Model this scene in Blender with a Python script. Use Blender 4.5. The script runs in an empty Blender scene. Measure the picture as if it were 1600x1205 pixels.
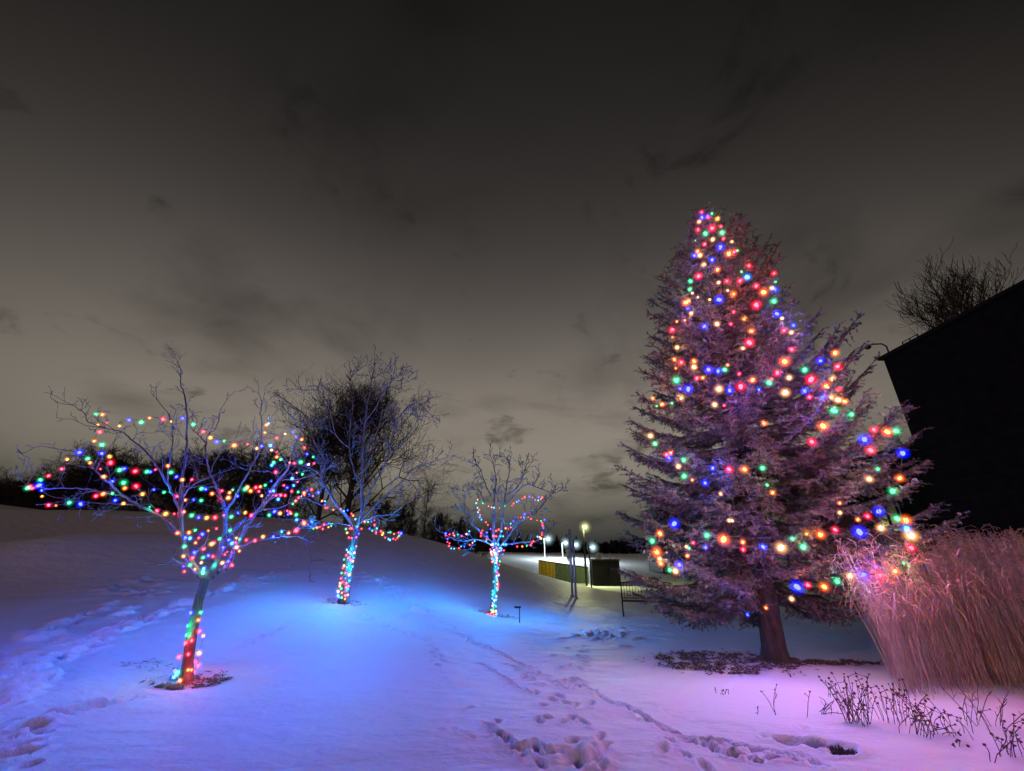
import bpy, math, random
import numpy as np
random.seed(11); RNG = np.random.default_rng(7)
R = math.radians
sc = bpy.context.scene
COL = sc.collection

# ---------------------------------------------------------------- camera
PITCH = 22.0; FPX = 650.0; CAMZ = 1.6
cam_d = bpy.data.cameras.new('camera'); cam = bpy.data.objects.new('camera', cam_d); COL.objects.link(cam)
cam.location = (0, 0, CAMZ); cam.rotation_euler = (R(90 + PITCH), 0, 0)
cam_d.sensor_width = 36; cam_d.lens = 36 * FPX / 1600; cam_d.clip_start = 0.05; cam_d.clip_end = 2000
sc.camera = cam
# ---------------------------------------------------------------- render / exposure
sc.view_settings.view_transform = 'Standard'; sc.view_settings.look = 'None'
sc.view_settings.gamma = 1.0; sc.view_settings.exposure = 0.0
cy = sc.cycles
cy.use_denoising = True; cy.use_light_tree = True
cy.max_bounces = 4; cy.diffuse_bounces = 2; cy.glossy_bounces = 2; cy.transparent_max_bounces = 16
cy.sample_clamp_indirect = 2.0; cy.sample_clamp_direct = 20.0
# ---------------------------------------------------------------- night sky: cloud lit from below by the town
w = bpy.data.worlds.new('World'); sc.world = w; w.use_nodes = True
nt = w.node_tree; nt.nodes.clear()
def N(t, **kw):
    n = nt.nodes.new(t)
    for k, v in kw.items(): setattr(n, k, v)
    return n
def L(a, b): nt.links.new(a, b)
def mth(op, a, b=None, clamp=False):
    n = N('ShaderNodeMath', operation=op); n.use_clamp = clamp
    for i, s in enumerate((a, b)):
        if s is None: continue
        if isinstance(s, (int, float)): n.inputs[i].default_value = s
        else: L(s, n.inputs[i])
    return n.outputs[0]
tc = N('ShaderNodeTexCoord'); sep = N('ShaderNodeSeparateXYZ'); L(tc.outputs['Generated'], sep.inputs[0])
ramp = N('ShaderNodeValToRGB'); L(sep.outputs[2], ramp.inputs[0])
els = ramp.color_ramp.elements
stops = [(0.0, (.017, .019, .020)), (.025, (.030, .033, .033)), (.085, (.105, .098, .080)), (.16, (.230, .205, .165)),
         (.27, (.250, .218, .180)), (.42, (.140, .122, .107)), (.60, (.056, .049, .045)), (.78, (.024, .0215, .0205)), (1.0, (.013, .012, .0118))]
els[0].position = stops[0][0]; els[0].color = (*stops[0][1], 1)
els[1].position = stops[-1][0]; els[1].color = (*stops[-1][1], 1)
for p, c in stops[1:-1]:
    e = els.new(p); e.color = (*c, 1)
ramp.color_ramp.interpolation = 'B_SPLINE'
# the town's glow lies ahead, slightly left: falls off with bearing
dot = N('ShaderNodeVectorMath', operation='DOT_PRODUCT'); L(tc.outputs['Generated'], dot.inputs[0])
gv = np.array([-.05, .93, .30]); gv = gv / np.linalg.norm(gv); dot.inputs[1].default_value = tuple(gv)
mr = N('ShaderNodeMapRange'); mr.interpolation_type = 'SMOOTHSTEP'; L(dot.outputs['Value'], mr.inputs[0])
for i, v in ((1, .22), (2, 1.0), (3, .12), (4, 1.12)): mr.inputs[i].default_value = v
# broken cloud, stretched towards the horizon
zc = mth('ADD', mth('MAXIMUM', sep.outputs[2], 0.0), .18)
cx = mth('DIVIDE', sep.outputs[0], zc); cyy = mth('DIVIDE', sep.outputs[1], zc)
cb = N('ShaderNodeCombineXYZ'); L(cx, cb.inputs[0]); L(cyy, cb.inputs[1])
nz = N('ShaderNodeTexNoise'); L(cb.outputs[0], nz.inputs['Vector']); nz.inputs['Scale'].default_value = 1.25
nz.inputs['Detail'].default_value = 5; nz.inputs['Roughness'].default_value = .52; nz.inputs['Distortion'].default_value = .35
m2 = N('ShaderNodeMapRange'); m2.interpolation_type = 'SMOOTHSTEP'; L(nz.outputs[0], m2.inputs[0])
for i, v in ((1, .28), (2, .52), (3, .58), (4, 1.0)): m2.inputs[i].default_value = v
nz2 = N('ShaderNodeTexNoise'); L(cb.outputs[0], nz2.inputs['Vector']); nz2.inputs['Scale'].default_value = .5; nz2.inputs['Detail'].default_value = 3
m3 = N('ShaderNodeMapRange'); L(nz2.outputs[0], m3.inputs[0])
for i, v in ((1, .3), (2, .7), (3, .82), (4, 1.12)): m3.inputs[i].default_value = v
nz3 = N('ShaderNodeTexNoise'); L(cb.outputs[0], nz3.inputs['Vector']); nz3.inputs['Scale'].default_value = 2.6; nz3.inputs['Detail'].default_value = 6; nz3.inputs['Roughness'].default_value = .6; nz3.inputs['Distortion'].default_value = .6
m4 = N('ShaderNodeMapRange'); m4.interpolation_type = 'SMOOTHSTEP'; L(nz3.outputs[0], m4.inputs[0])
for i, v in ((1, .28), (2, .43), (3, .50), (4, 1.0)): m4.inputs[i].default_value = v
f = mth('MULTIPLY', m4.outputs[0], mth('MULTIPLY', mr.outputs[0], mth('MULTIPLY', m2.outputs[0], m3.outputs[0])))
sca = N('ShaderNodeVectorMath', operation='SCALE'); L(ramp.outputs[0], sca.inputs[0]); L(f, sca.inputs['Scale'])
bg = N('ShaderNodeBackground'); L(sca.outputs[0], bg.inputs[0]); bg.inputs[1].default_value = 1.0
wo = N('ShaderNodeOutputWorld'); L(bg.outputs[0], wo.inputs[0])
# added warm fill, low and soft, standing in for unseen lamps behind the camera
sd = bpy.data.lights.new('fill_sun', 'SUN'); sd.energy = .42; sd.color = (1, .60, .54); sd.angle = R(12)
so = bpy.data.objects.new('fill_sun', sd); COL.objects.link(so); so.rotation_euler = (R(81), 0, R(-22))
LP = dict(big=6.2, small=7.2, street=1.0)          # overall lamp levels

# ---------------------------------------------------------------- projection helpers
cp, sp = math.cos(R(PITCH)), math.sin(R(PITCH))
def ray(px, py):
    xc = (px - 800) / FPX; yc = (602.5 - py) / FPX
    return np.array([xc, cp - yc * sp, sp + yc * cp])
def at(px, py, Y):
    d = ray(px, py); return np.array([0, 0, CAMZ]) + d * (Y / d[1])
def proj(P):
    P = np.asarray(P, float); q = P - np.array([0, 0, CAMZ])
    dep = q[..., 1] * cp + q[..., 2] * sp; up = -q[..., 1] * sp + q[..., 2] * cp
    return np.stack([800 + FPX * q[..., 0] / dep, 602.5 - FPX * up / dep], -1)

# ---------------------------------------------------------------- tags / builders
def tag(o, label=None, cat=None, group=None, kind=None):
    if label: o['label'] = label
    if cat: o['category'] = cat
    if group: o['group'] = group
    if kind: o['kind'] = kind
    return o
def empty(name, loc, label=None, cat=None, group=None):
    o = bpy.data.objects.new(name, None); COL.objects.link(o); o.location = tuple(loc); o.empty_display_size = .2
    return tag(o, label, cat, group)
def link(name, me, parent=None, mats=None, smooth=True):
    if mats is not None:
        for m in (mats if isinstance(mats, (list, tuple)) else [mats]): me.materials.append(m)
    o = bpy.data.objects.new(name, me); COL.objects.link(o)
    if smooth and len(me.polygons): me.polygons.foreach_set('use_smooth', np.ones(len(me.polygons), bool))
    if parent is not None: o.parent = parent
    return o
def np_mesh(name, V, F, mat_idx=None):
    """V (n,3); F (m,k) all faces the same size"""
    V = np.ascontiguousarray(V, np.float32); F = np.ascontiguousarray(F, np.int32)
    me = bpy.data.meshes.new(name); me.vertices.add(len(V)); me.vertices.foreach_set('co', V.ravel())
    m, k = F.shape; me.loops.add(m * k); me.loops.foreach_set('vertex_index', F.ravel())
    me.polygons.add(m); me.polygons.foreach_set('loop_start', np.arange(0, m * k, k, dtype=np.int32))
    if mat_idx is not None: me.polygons.foreach_set('material_index', np.asarray(mat_idx, np.int32))
    me.update(calc_edges=True); return me
def tubes(segs, k=4):
    """segs: list of (A,B,ra,rb) -> V,F"""
    A = np.array([s[0] for s in segs], float); B = np.array([s[1] for s in segs], float)
    ra = np.array([s[2] for s in segs], float); rb = np.array([s[3] for s in segs], float)
    D = B - A; D /= np.linalg.norm(D, axis=1, keepdims=True) + 1e-9
    ref = np.where(np.abs(D[:, 2:3]) > .9, np.array([[1., 0, 0]]), np.array([[0, 0, 1.]]))
    U = np.cross(D, ref); U /= np.linalg.norm(U, axis=1, keepdims=True); W = np.cross(D, U)
    n = len(A); a = np.arange(k) * 2 * np.pi / k
    ring = np.cos(a)[None, :, None] * U[:, None] + np.sin(a)[None, :, None] * W[:, None]
    V = np.concatenate([A[:, None] + ring * ra[:, None, None], B[:, None] + ring * rb[:, None, None]], 1).reshape(-1, 3)
    base = np.arange(n)[:, None] * 2 * k; i = np.arange(k)[None]; j = (i + 1) % k
    F = np.stack([base + i, base + j, base + k + j, base + k + i], -1).reshape(-1, 4)
    return V, F
def tube_obj(name, segs, mat, parent=None, k=4, origin=(0, 0, 0)):
    V, F = tubes(segs, k); return link(name, np_mesh(name, V - np.array(origin), F), parent, mat)
class MB:
    def __init__(s): s.v = []; s.f = []
    def box(s, c, size, rz=0, taper=1.0):
        cx, cy_, cz = c; hx, hy, hz = size[0] / 2, size[1] / 2, size[2] / 2; b = len(s.v)
        for dz in (-1, 1):
            t = taper if dz > 0 else 1
            for dx, dy in ((-1, -1), (1, -1), (1, 1), (-1, 1)):
                x, y = dx * hx * t, dy * hy * t
                s.v.append((cx + x * math.cos(rz) - y * math.sin(rz), cy_ + x * math.sin(rz) + y * math.cos(rz), cz + dz * hz))
        s.f += [tuple(b + i for i in q) for q in ((3, 2, 1, 0), (4, 5, 6, 7), (0, 1, 5, 4), (1, 2, 6, 5), (2, 3, 7, 6), (3, 0, 4, 7))]
        return s
    def rod(s, A, B, ra, rb=None, k=8):
        rb = ra if rb is None else rb; V, F = tubes([(A, B, ra, rb)], k); b = len(s.v)
        s.v += [tuple(v) for v in V]; s.f += [tuple(int(i) + b for i in q) for q in F]
        s.f.append(tuple(b + i for i in range(k))); s.f.append(tuple(b + k + i for i in reversed(range(k)))); return s
    def path(s, pts, r, k=6):
        for a, b in zip(pts[:-1], pts[1:]): s.rod(a, b, r, r, k)
        return s
    def ball(s, c, rx, ry=None, rz=None, n=8, m=6):
        ry = rx if ry is None else ry; rz = rx if rz is None else rz; b = len(s.v)
        for i in range(1, m):
            t = math.pi * i / m
            for j in range(n):
                a = 2 * math.pi * j / n
                s.v.append((c[0] + rx * math.sin(t) * math.cos(a), c[1] + ry * math.sin(t) * math.sin(a), c[2] + rz * math.cos(t)))
        top = len(s.v); s.v.append((c[0], c[1], c[2] + rz)); s.v.append((c[0], c[1], c[2] - rz))
        for i in range(m - 2):
            for j in range(n):
                s.f.append((b + i * n + j, b + (i + 1) * n + j, b + (i + 1) * n + (j + 1) % n, b + i * n + (j + 1) % n))
        for j in range(n):
            s.f.append((top, b + j, b + (j + 1) % n)); q = b + (m - 2) * n
            s.f.append((top + 1, q + (j + 1) % n, q + j))
        return s
    def build(s, name, mat, parent=None, smooth=False, bevel=0):
        me = bpy.data.meshes.new(name); me.from_pydata(s.v, [], s.f); me.update()
        o = link(name, me, parent, mat, smooth)
        if bevel:
            b = o.modifiers.new('bevel', 'BEVEL'); b.width = bevel; b.segments = 2
        return o

# ---------------------------------------------------------------- materials
def mat(name, col, rough=.8, noise=None, bump=0, bscale=30, metal=0, col2=None, stretch=None, detail=6):
    m = bpy.data.materials.new(name); m.use_nodes = True; t = m.node_tree
    b = t.nodes['Principled BSDF']; b.inputs['Base Color'].default_value = (*col, 1)
    b.inputs['Roughness'].default_value = rough; b.inputs['Metallic'].default_value = metal
    co = t.nodes.new('ShaderNodeTexCoord'); mp = t.nodes.new('ShaderNodeMapping'); t.links.new(co.outputs['Object'], mp.inputs[0])
    if stretch: mp.inputs['Scale'].default_value = stretch
    if col2:
        n = t.nodes.new('ShaderNodeTexNoise'); n.inputs['Scale'].default_value = noise or 4; n.inputs['Detail'].default_value = detail
        t.links.new(mp.outputs[0], n.inputs['Vector'])
        r = t.nodes.new('ShaderNodeValToRGB'); r.color_ramp.elements[0].position = .35; r.color_ramp.elements[1].position = .68
        r.color_ramp.elements[0].color = (*col, 1); r.color_ramp.elements[1].color = (*col2, 1)
        t.links.new(n.outputs[0], r.inputs[0]); t.links.new(r.outputs[0], b.inputs['Base Color'])
    if bump:
        n = t.nodes.new('ShaderNodeTexNoise'); n.inputs['Scale'].default_value = bscale; n.inputs['Detail'].default_value = detail
        t.links.new(mp.outputs[0], n.inputs['Vector'])
        bp = t.nodes.new('ShaderNodeBump'); bp.inputs['Strength'].default_value = bump; bp.inputs['Distance'].default_value = .02
        t.links.new(n.outputs[0], bp.inputs['Height']); t.links.new(bp.outputs[0], b.inputs['Normal'])
    return m
M = dict(
    bark=mat('orchard_bark', (.09, .075, .066), .85, 9, .8, 40, col2=(.23, .20, .185), stretch=(1, 1, .4)),
    trunk_bark=mat('dark_trunk_bark', (.035, .028, .024), .9, 12, 1.0, 45, col2=(.13, .105, .09), stretch=(1, 1, .3)),
    spruce_bark=mat('spruce_bark', (.018, .013, .010), .95, 14, 1.0, 22, col2=(.065, .045, .035), stretch=(1, 1, .35)),
    needle=mat('spruce_needle', (.04, .04, .032), .6, 3.0, col2=(.21, .175, .145)),
    twig_dark=mat('dark_twigs', (.035, .03, .027), .9, 6, col2=(.07, .06, .05)),
    conifer_far=mat('far_conifer', (.012, .018, .018), .9),
    sapling=mat('pale_sapling', (.45, .42, .36), .8),
    grass=mat('dry_grass', (.50, .30, .235), .7, 7, col2=(.84, .62, .50)),
    weed=mat('dead_stems', (.07, .045, .035), .85, 20, col2=(.14, .09, .07)),
    litter=mat('leaf_litter', (.05, .03, .02), .9, 30, col2=(.22, .14, .09)),
    wire=mat('green_wire', (.012, .03, .018), .5),
    steel=mat('galvanised_steel', (.42, .42, .44), .4, 12, metal=.6, col2=(.55, .55, .58)),
    post=mat('dark_bronze_post', (.05, .045, .04), .5, 10, col2=(.09, .08, .07)),
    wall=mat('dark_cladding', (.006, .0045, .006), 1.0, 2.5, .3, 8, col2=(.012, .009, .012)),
    trim=mat('roof_trim', (.012, .011, .012), .6),
    yellow=mat('yellow_boards', (.55, .38, .03), .7, 6, .3, 20, col2=(.70, .50, .06)),
    green=mat('green_boards', (.07, .11, .06), .7, 6, .3, 20, col2=(.11, .16, .09)),
    black=mat('black_steel', (.005, .005, .006), .5, 6, col2=(.012, .012, .012)),
    plastic=mat('black_plastic', (.02, .02, .02), .4),
)
for k_ in ('wall', 'trim', 'black', 'conifer_far', 'twig_dark'): M[k_].node_tree.nodes['Principled BSDF'].inputs['Specular IOR Level'].default_value = .08
def glass_mat():
    m = mat('window_glass', (.01, .01, .012), .2); m.node_tree.nodes['Principled BSDF'].inputs['Specular IOR Level'].default_value = .35; return m
M['glass'] = glass_mat()
def emit(name, col, s):
    m = bpy.data.materials.new(name); m.use_nodes = True; t = m.node_tree; t.nodes.clear()
    e = t.nodes.new('ShaderNodeEmission'); e.inputs[0].default_value = (*col, 1); e.inputs[1].default_value = s
    o = t.nodes.new('ShaderNodeOutputMaterial'); t.links.new(e.outputs[0], o.inputs[0])
    m.cycles.emission_sampling = 'NONE'; return m
def halo_shell(name, col, s, p):
    """added see-through emissive sphere imitating lens bloom, brightest at its centre"""
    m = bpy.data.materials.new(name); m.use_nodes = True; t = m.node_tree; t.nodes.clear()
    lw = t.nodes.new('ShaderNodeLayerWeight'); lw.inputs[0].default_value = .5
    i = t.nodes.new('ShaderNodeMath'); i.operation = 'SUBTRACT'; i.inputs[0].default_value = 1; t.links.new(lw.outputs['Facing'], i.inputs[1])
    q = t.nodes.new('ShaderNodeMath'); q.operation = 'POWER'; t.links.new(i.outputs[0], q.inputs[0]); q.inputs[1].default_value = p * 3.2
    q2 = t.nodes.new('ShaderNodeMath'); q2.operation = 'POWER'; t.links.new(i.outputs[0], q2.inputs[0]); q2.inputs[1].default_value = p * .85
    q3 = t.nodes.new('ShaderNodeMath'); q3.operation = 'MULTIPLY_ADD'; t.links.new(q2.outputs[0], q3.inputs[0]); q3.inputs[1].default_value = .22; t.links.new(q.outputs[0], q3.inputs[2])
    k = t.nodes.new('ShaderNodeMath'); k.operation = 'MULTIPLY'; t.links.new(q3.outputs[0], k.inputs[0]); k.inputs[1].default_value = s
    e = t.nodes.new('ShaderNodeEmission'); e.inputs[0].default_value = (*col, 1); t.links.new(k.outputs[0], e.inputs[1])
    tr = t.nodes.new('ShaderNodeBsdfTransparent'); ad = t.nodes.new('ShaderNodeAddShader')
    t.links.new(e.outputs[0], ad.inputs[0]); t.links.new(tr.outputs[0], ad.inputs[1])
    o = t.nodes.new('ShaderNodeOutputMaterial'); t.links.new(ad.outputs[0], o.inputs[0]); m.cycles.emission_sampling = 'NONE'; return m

# ---------------------------------------------------------------- terrain
def cpt(px, py, Y): p = at(px, py, Y); return (p[0], p[1], p[2])
CP = [cpt(290, 1066, 6.6), cpt(538, 937, 10.5), cpt(771, 961, 12.8), cpt(1213, 1036, 7.8), cpt(1480, 1075, 6.4),
      (-6.5, 4.2, .05), (-3, 4.2, 0), (0, 4.2, 0), (3, 4.2, 0), (6.5, 4.2, 0), (0, 0, 0), (-8, 0, 0), (8, 0, 0), (0, -20, 0), (-25, -15, 1), (25, -15, 0),
      cpt(0, 900, 12), cpt(300, 880, 13.5), cpt(150, 845, 17), cpt(0, 795, 23), cpt(150, 797, 23), cpt(300, 803, 23), cpt(450, 811, 22), cpt(520, 817, 22), cpt(600, 831, 22),
      cpt(660, 843, 22), cpt(720, 858, 22.5), cpt(780, 880, 24), cpt(838, 896, 28), cpt(897, 933, 20), cpt(917, 920, 30), cpt(945, 916, 42),
      cpt(842, 896, 58), cpt(900, 906, 52), (-12, 6.5, .45), (-14, 14, 2.2), (-30, 14, 3.2), (-30, 24, 4.3), (-60, 30, 4), (-60, 0, 2.5),
      (-45, 40, 2.8), (-25, 36, 2.2), (-12, 36, 1.1), (-4, 36, .2), (0, 62, -.6), (8, 12, -.05), (14, 6, 0), (13, 18, -.15), (15, 30, -.7), (12, 50, -1.1), (30, 30, -.3), (30, 5, 0), (20, 60, -1),
      (-3.2, 72, 1.0), (1, 80, 1.25), (10, 85, .9), (22, 85, .4), (-15, 80, 1.6), (50, 90, .3), (60, 40, 0), (-60, 100, 3), (0, 130, 1.9), (60, 150, 1.8), (-60, 160, 3), (100, 60, 1), (-110, 60, 3), (0, 220, 2.2), (120, 200, 2), (-120, 220, 3)]
CP = np.array(CP); S_ = 10.0
def tps_k(r2): return np.where(r2 > 0, r2 * np.log(r2 + 1e-12), 0)
_n = len(CP); _X = CP[:, :2] / S_
_K = tps_k(((_X[:, None] - _X[None]) ** 2).sum(-1)) + np.eye(_n) * .02
_P = np.c_[np.ones(_n), _X]; _A = np.block([[_K, _P], [_P.T, np.zeros((3, 3))]])
_W = np.linalg.solve(_A, np.r_[CP[:, 2], 0, 0, 0])
def ground_base(x, y):
    x = np.asarray(x, float); y = np.asarray(y, float); sh = x.shape; q = np.c_[x.ravel(), y.ravel()] / S_
    q = np.clip(q, -15, 24); out = np.empty(len(q))
    for i in range(0, len(q), 60000):
        c = q[i:i + 60000]; k = tps_k(((c[:, None] - _X[None]) ** 2).sum(-1))
        out[i:i + 60000] = k @ _W[:_n] + _W[_n] + c @ _W[_n + 1:]
    return out.reshape(sh)
def gz(x, y): return float(ground_base(np.array([x]), np.array([y]))[0])
def hit(px, py, ymax=60):
    d = ray(px, py); Y = np.linspace(2.5, ymax, 600); P = np.array([0, 0, CAMZ])[None] + d[None] * (Y / d[1])[:, None]
    g = ground_base(P[:, 0], P[:, 1]); k = np.argmax(P[:, 2] < g)
    return P[k] if P[k, 2] < g[k] else P[-1]
def vnoise(x, y, s, seed):
    rg = np.random.default_rng(seed); T = rg.random((256, 256)); x = x * s; y = y * s
    xi = np.floor(x).astype(int); yi = np.floor(y).astype(int); fx = x - xi; fy = y - yi
    fx = fx * fx * (3 - 2 * fx); fy = fy * fy * (3 - 2 * fy); a = T[xi % 256, yi % 256]; b = T[(xi + 1) % 256, yi % 256]
    c = T[xi % 256, (yi + 1) % 256]; d = T[(xi + 1) % 256, (yi + 1) % 256]
    return (a * (1 - fx) + b * fx) * (1 - fy) + (c * (1 - fx) + d * fx) * fy - .5
def grow_axis(lo, hi, step, far_lo, far_hi, g=1.06):
    a = list(np.arange(lo, hi, step)); s = step; x = a[-1]
    while x < far_hi: s *= g; x += s; a.append(x)
    s = step; x = a[0]; b = []
    while x > far_lo: s *= g; x -= s; b.append(x)
    return np.array(b[::-1] + a)
ax = grow_axis(-6.5, 6.8, .026, -500, 500, 1.035)
ay = np.concatenate([grow_axis(3.8, 4.0, .022, -60, 4.0, 1.08)[:-1], np.arange(4.02, 8.2, .022)])
st = .022; y_ = ay[-1]; ext = []
while y_ < 900: st = min(st * 1.012, 30) if y_ < 20 else st * 1.04; y_ += st; ext.append(y_)
ay = np.r_[ay, ext]
GX, GY = np.meshgrid(ax, ay); GZ = ground_base(GX, GY)
near = np.clip((30 - np.hypot(GX, GY)) / 12, 0, 1)
GZ += near * (.06 * vnoise(GX, GY, .55, 1) + .035 * vnoise(GX + 3, GY, 1.7, 2) + .014 * vnoise(GX, GY * 1.6, 5, 3) + .005 * vnoise(GX, GY, 15, 4))
rr = np.random.default_rng(5)
DZ = np.zeros_like(GZ)
def dent(x, y, ang, ln, wd, dp, rim=.4, sharp=3.0):
    m = (np.abs(GX[0] - x) < ln * 3 + .05); n = (np.abs(GY[:, 0] - y) < ln * 3 + .05)
    if not m.any() or not n.any(): return
    i0, i1 = np.where(n)[0][[0, -1]]; j0, j1 = np.where(m)[0][[0, -1]]; sl = (slice(i0, i1 + 1), slice(j0, j1 + 1))
    dx, dy = GX[sl] - x, GY[sl] - y; u = (dx * math.cos(ang) + dy * math.sin(ang)) / ln; v = (-dx * math.sin(ang) + dy * math.cos(ang)) / wd
    r = np.sqrt(u * u + v * v) * (1 + .25 * vnoise(GX[sl], GY[sl], 22, int(abs(x * 97 + y * 31)) % 999))
    DZ[sl] += -dp * np.exp(-r ** (2 * sharp)) + dp * rim * np.exp(-((r - 1.35) / .33) ** 2)
def dpx(px, py, ln, wd, dp, ang=None, rim=.35):
    p = hit(px, py); dent(p[0], p[1], rr.uniform(0, 3.1) if ang is None else ang, ln, wd, dp, rim)
def C1(x, y): return 600 + x / 2.286, 900 + y / 2.286
def C8(x, y): return x / 3.077, 850 + y / 3.077
for x, y, b in [(655, 262, 0), (605, 288, 0), (700, 275, 0), (630, 328, 0), (660, 322, 0), (655, 375, 0), (690, 370, 0), (680, 400, 0), (610, 440, 1), (545, 430, 0),
                (740, 465, 1), (680, 475, 1), (650, 470, 1), (570, 480, 0), (405, 530, 0), (555, 540, 1), (670, 520, 1), (715, 540, 1), (1025, 600, 0), (995, 630, 1), (540, 630, 1),
                (490, 640, 1), (590, 640, 1), (770, 600, 1), (790, 625, 1), (750, 650, 1), (670, 615, 1), (690, 670, 1), (560, 690, 1), (770, 690, 1), (700, 690, 1), (440, 600, 0), (300, 480, 0),
                (1360, 575, 0), (1500, 550, 0), (1430, 600, 0), (1370, 380, 0), (585, 520, 0), (640, 540, 0), (1330, 660, 1), (1250, 650, 0), (1150, 690, 1), (1080, 640, 0)]:
    if b: dpx(*C1(x, y), rr.uniform(.075, .115), rr.uniform(.035, .05), rr.uniform(.03, .05), rr.uniform(.9, 2.2))
    else: dpx(*C1(x, y), rr.uniform(.05, .085), rr.uniform(.03, .045), rr.uniform(.03, .05), rr.uniform(.9, 2.2))
def track(pts, conv, step, ln, dp, jit):
    pts = [conv(*p) for p in pts]
    for (x0, y0), (x1, y1) in zip(pts[:-1], pts[1:]):
        n = max(1, int(math.hypot(x1 - x0, y1 - y0) / step))
        for i in range(n):
            t = (i + rr.random()) / n
            dpx(x0 + (x1 - x0) * t + rr.normal(0, jit), y0 + (y1 - y0) * t + rr.normal(0, jit * .6), ln * rr.uniform(.6, 1.4), ln * rr.uniform(.35, .6), dp * rr.uniform(.5, 1.3), rr.uniform(2.0, 2.9))
track([(60, 140), (170, 180), (260, 200), (350, 250), (440, 290), (520, 330), (600, 380), (720, 400), (800, 460), (880, 480), (960, 530), (1060, 580), (1160, 605), (1250, 640), (1350, 660), (1450, 670)], C1, 3.6, .065, .028, 2.2)
track([(130, 180), (160, 260), (195, 340)], C1, 6, .06, .03, 2)
track([(340, 310), (410, 355), (460, 390), (500, 420), (545, 430)], C1, 4, .06, .03, 1)
track([(370, 545), (430, 600), (450, 620), (560, 640)], C1, 4, .07, .035, 1)
track([(210, 560), (330, 585), (450, 640)], C1, 9, .05, .02, 4)
track([(1150, 590), (1300, 610), (1450, 650), (1560, 690)], C1, 4, .08, .03, 4)
track([(1100, 520), (1200, 480), (1330, 430), (1420, 370), (1560, 290)], C8, 5, .05, .03, 2)
track([(430, 800), (560, 770), (700, 740)], C8, 7, .05, .025, 3)
track([(560, 965), (620, 985), (668, 1000), (700, 1040)], lambda x, y: (x, y), 4, .06, .03, 3)
track([(600, 905), (660, 950), (720, 985), (790, 1030), (850, 1075)], lambda x, y: (x, y), 4, .06, .03, 5)
track([(880, 985), (930, 1000), (900, 1050), (860, 1100)], lambda x, y: (x, y), 5, .08, .035, 5)
# hollow with the dark stub near the right corner
for t in np.linspace(0, 1, 9): dpx(1232 + 80 * t, 1160 + 16 * t, .16, .075, .045, 2.9, .2)
dpx(1322, 1182, .13, .07, .07, .3, .3)
# left bottom boot prints and troughs
for x, y, l_, w_, d_ in [(130, 890, .17, .09, .1), (60, 1030, .2, .1, .11), (20, 1000, .16, .1, .08), (75, 940, .2, .07, .07), (68, 985, .2, .07, .06), (120, 1075, .12, .08, .06),
                         (20, 790, .16, .08, .07), (100, 740, .12, .07, .05), (200, 915, .1, .06, .04), (40, 860, .12, .07, .05), (15, 900, .15, .08, .07), (180, 900, .14, .06, .05)]:
    dpx(*C8(x, y), l_ * .75, w_ * .75, d_ * .7, rr.uniform(.6, 1.6), .5)
def scuff(pts, conv, n, jit, h):
    pts = [conv(*p) for p in pts]; 
    for i in range(n):
        k = rr.integers(0, len(pts) - 1); t = rr.random(); x = pts[k][0] * (1 - t) + pts[k + 1][0] * t + rr.normal(0, jit * 1.6); y = pts[k][1] * (1 - t) + pts[k + 1][1] * t + rr.normal(0, jit)
        s = rr.uniform(.035, .12); p = hit(x, y); sg = -1 if rr.random() < .55 else 1
        dent(p[0], p[1], rr.uniform(.2, 1.1), s * 1.5, s * .6, sg * h * rr.uniform(1.0, 2.4), .4 if sg > 0 else .1, 1.4)
scuff([(30, 570), (250, 540), (420, 480), (640, 390), (900, 280), (1150, 200), (1330, 150)], C8, 230, 3.2, .05)
scuff([(0, 620), (120, 600), (300, 530), (420, 500)], C8, 90, 5, .05)
scuff([(230, 390), (400, 350), (530, 290)], C8, 45, 3, .05)
scuff([(100, 470), (180, 440), (330, 420)], C8, 30, 4, .05)
scuff([(500, 225), (580, 215), (700, 245), (800, 240)], C8, 40, 3, .05)
scuff([(620, 170), (720, 180), (830, 180)], C8, 22, 3, .04)
scuff([(560, 340), (650, 320)], C8, 12, 3, .05)
scuff([(90, 740), (130, 650), (220, 650)], C8, 16, 3, .06)
scuff([(180, 860), (400, 800), (520, 760)], C8, 24, 3, .03)
scuff([(560, 900), (600, 915), (640, 935), (665, 960)], lambda x, y: (x, y), 120, 5, .045)
scuff([(700, 215), (780, 205), (880, 225)], C1, 60, 7, .025)
scuff([(600, 620), (800, 660), (720, 690)], C1, 40, 9, .012)
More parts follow.
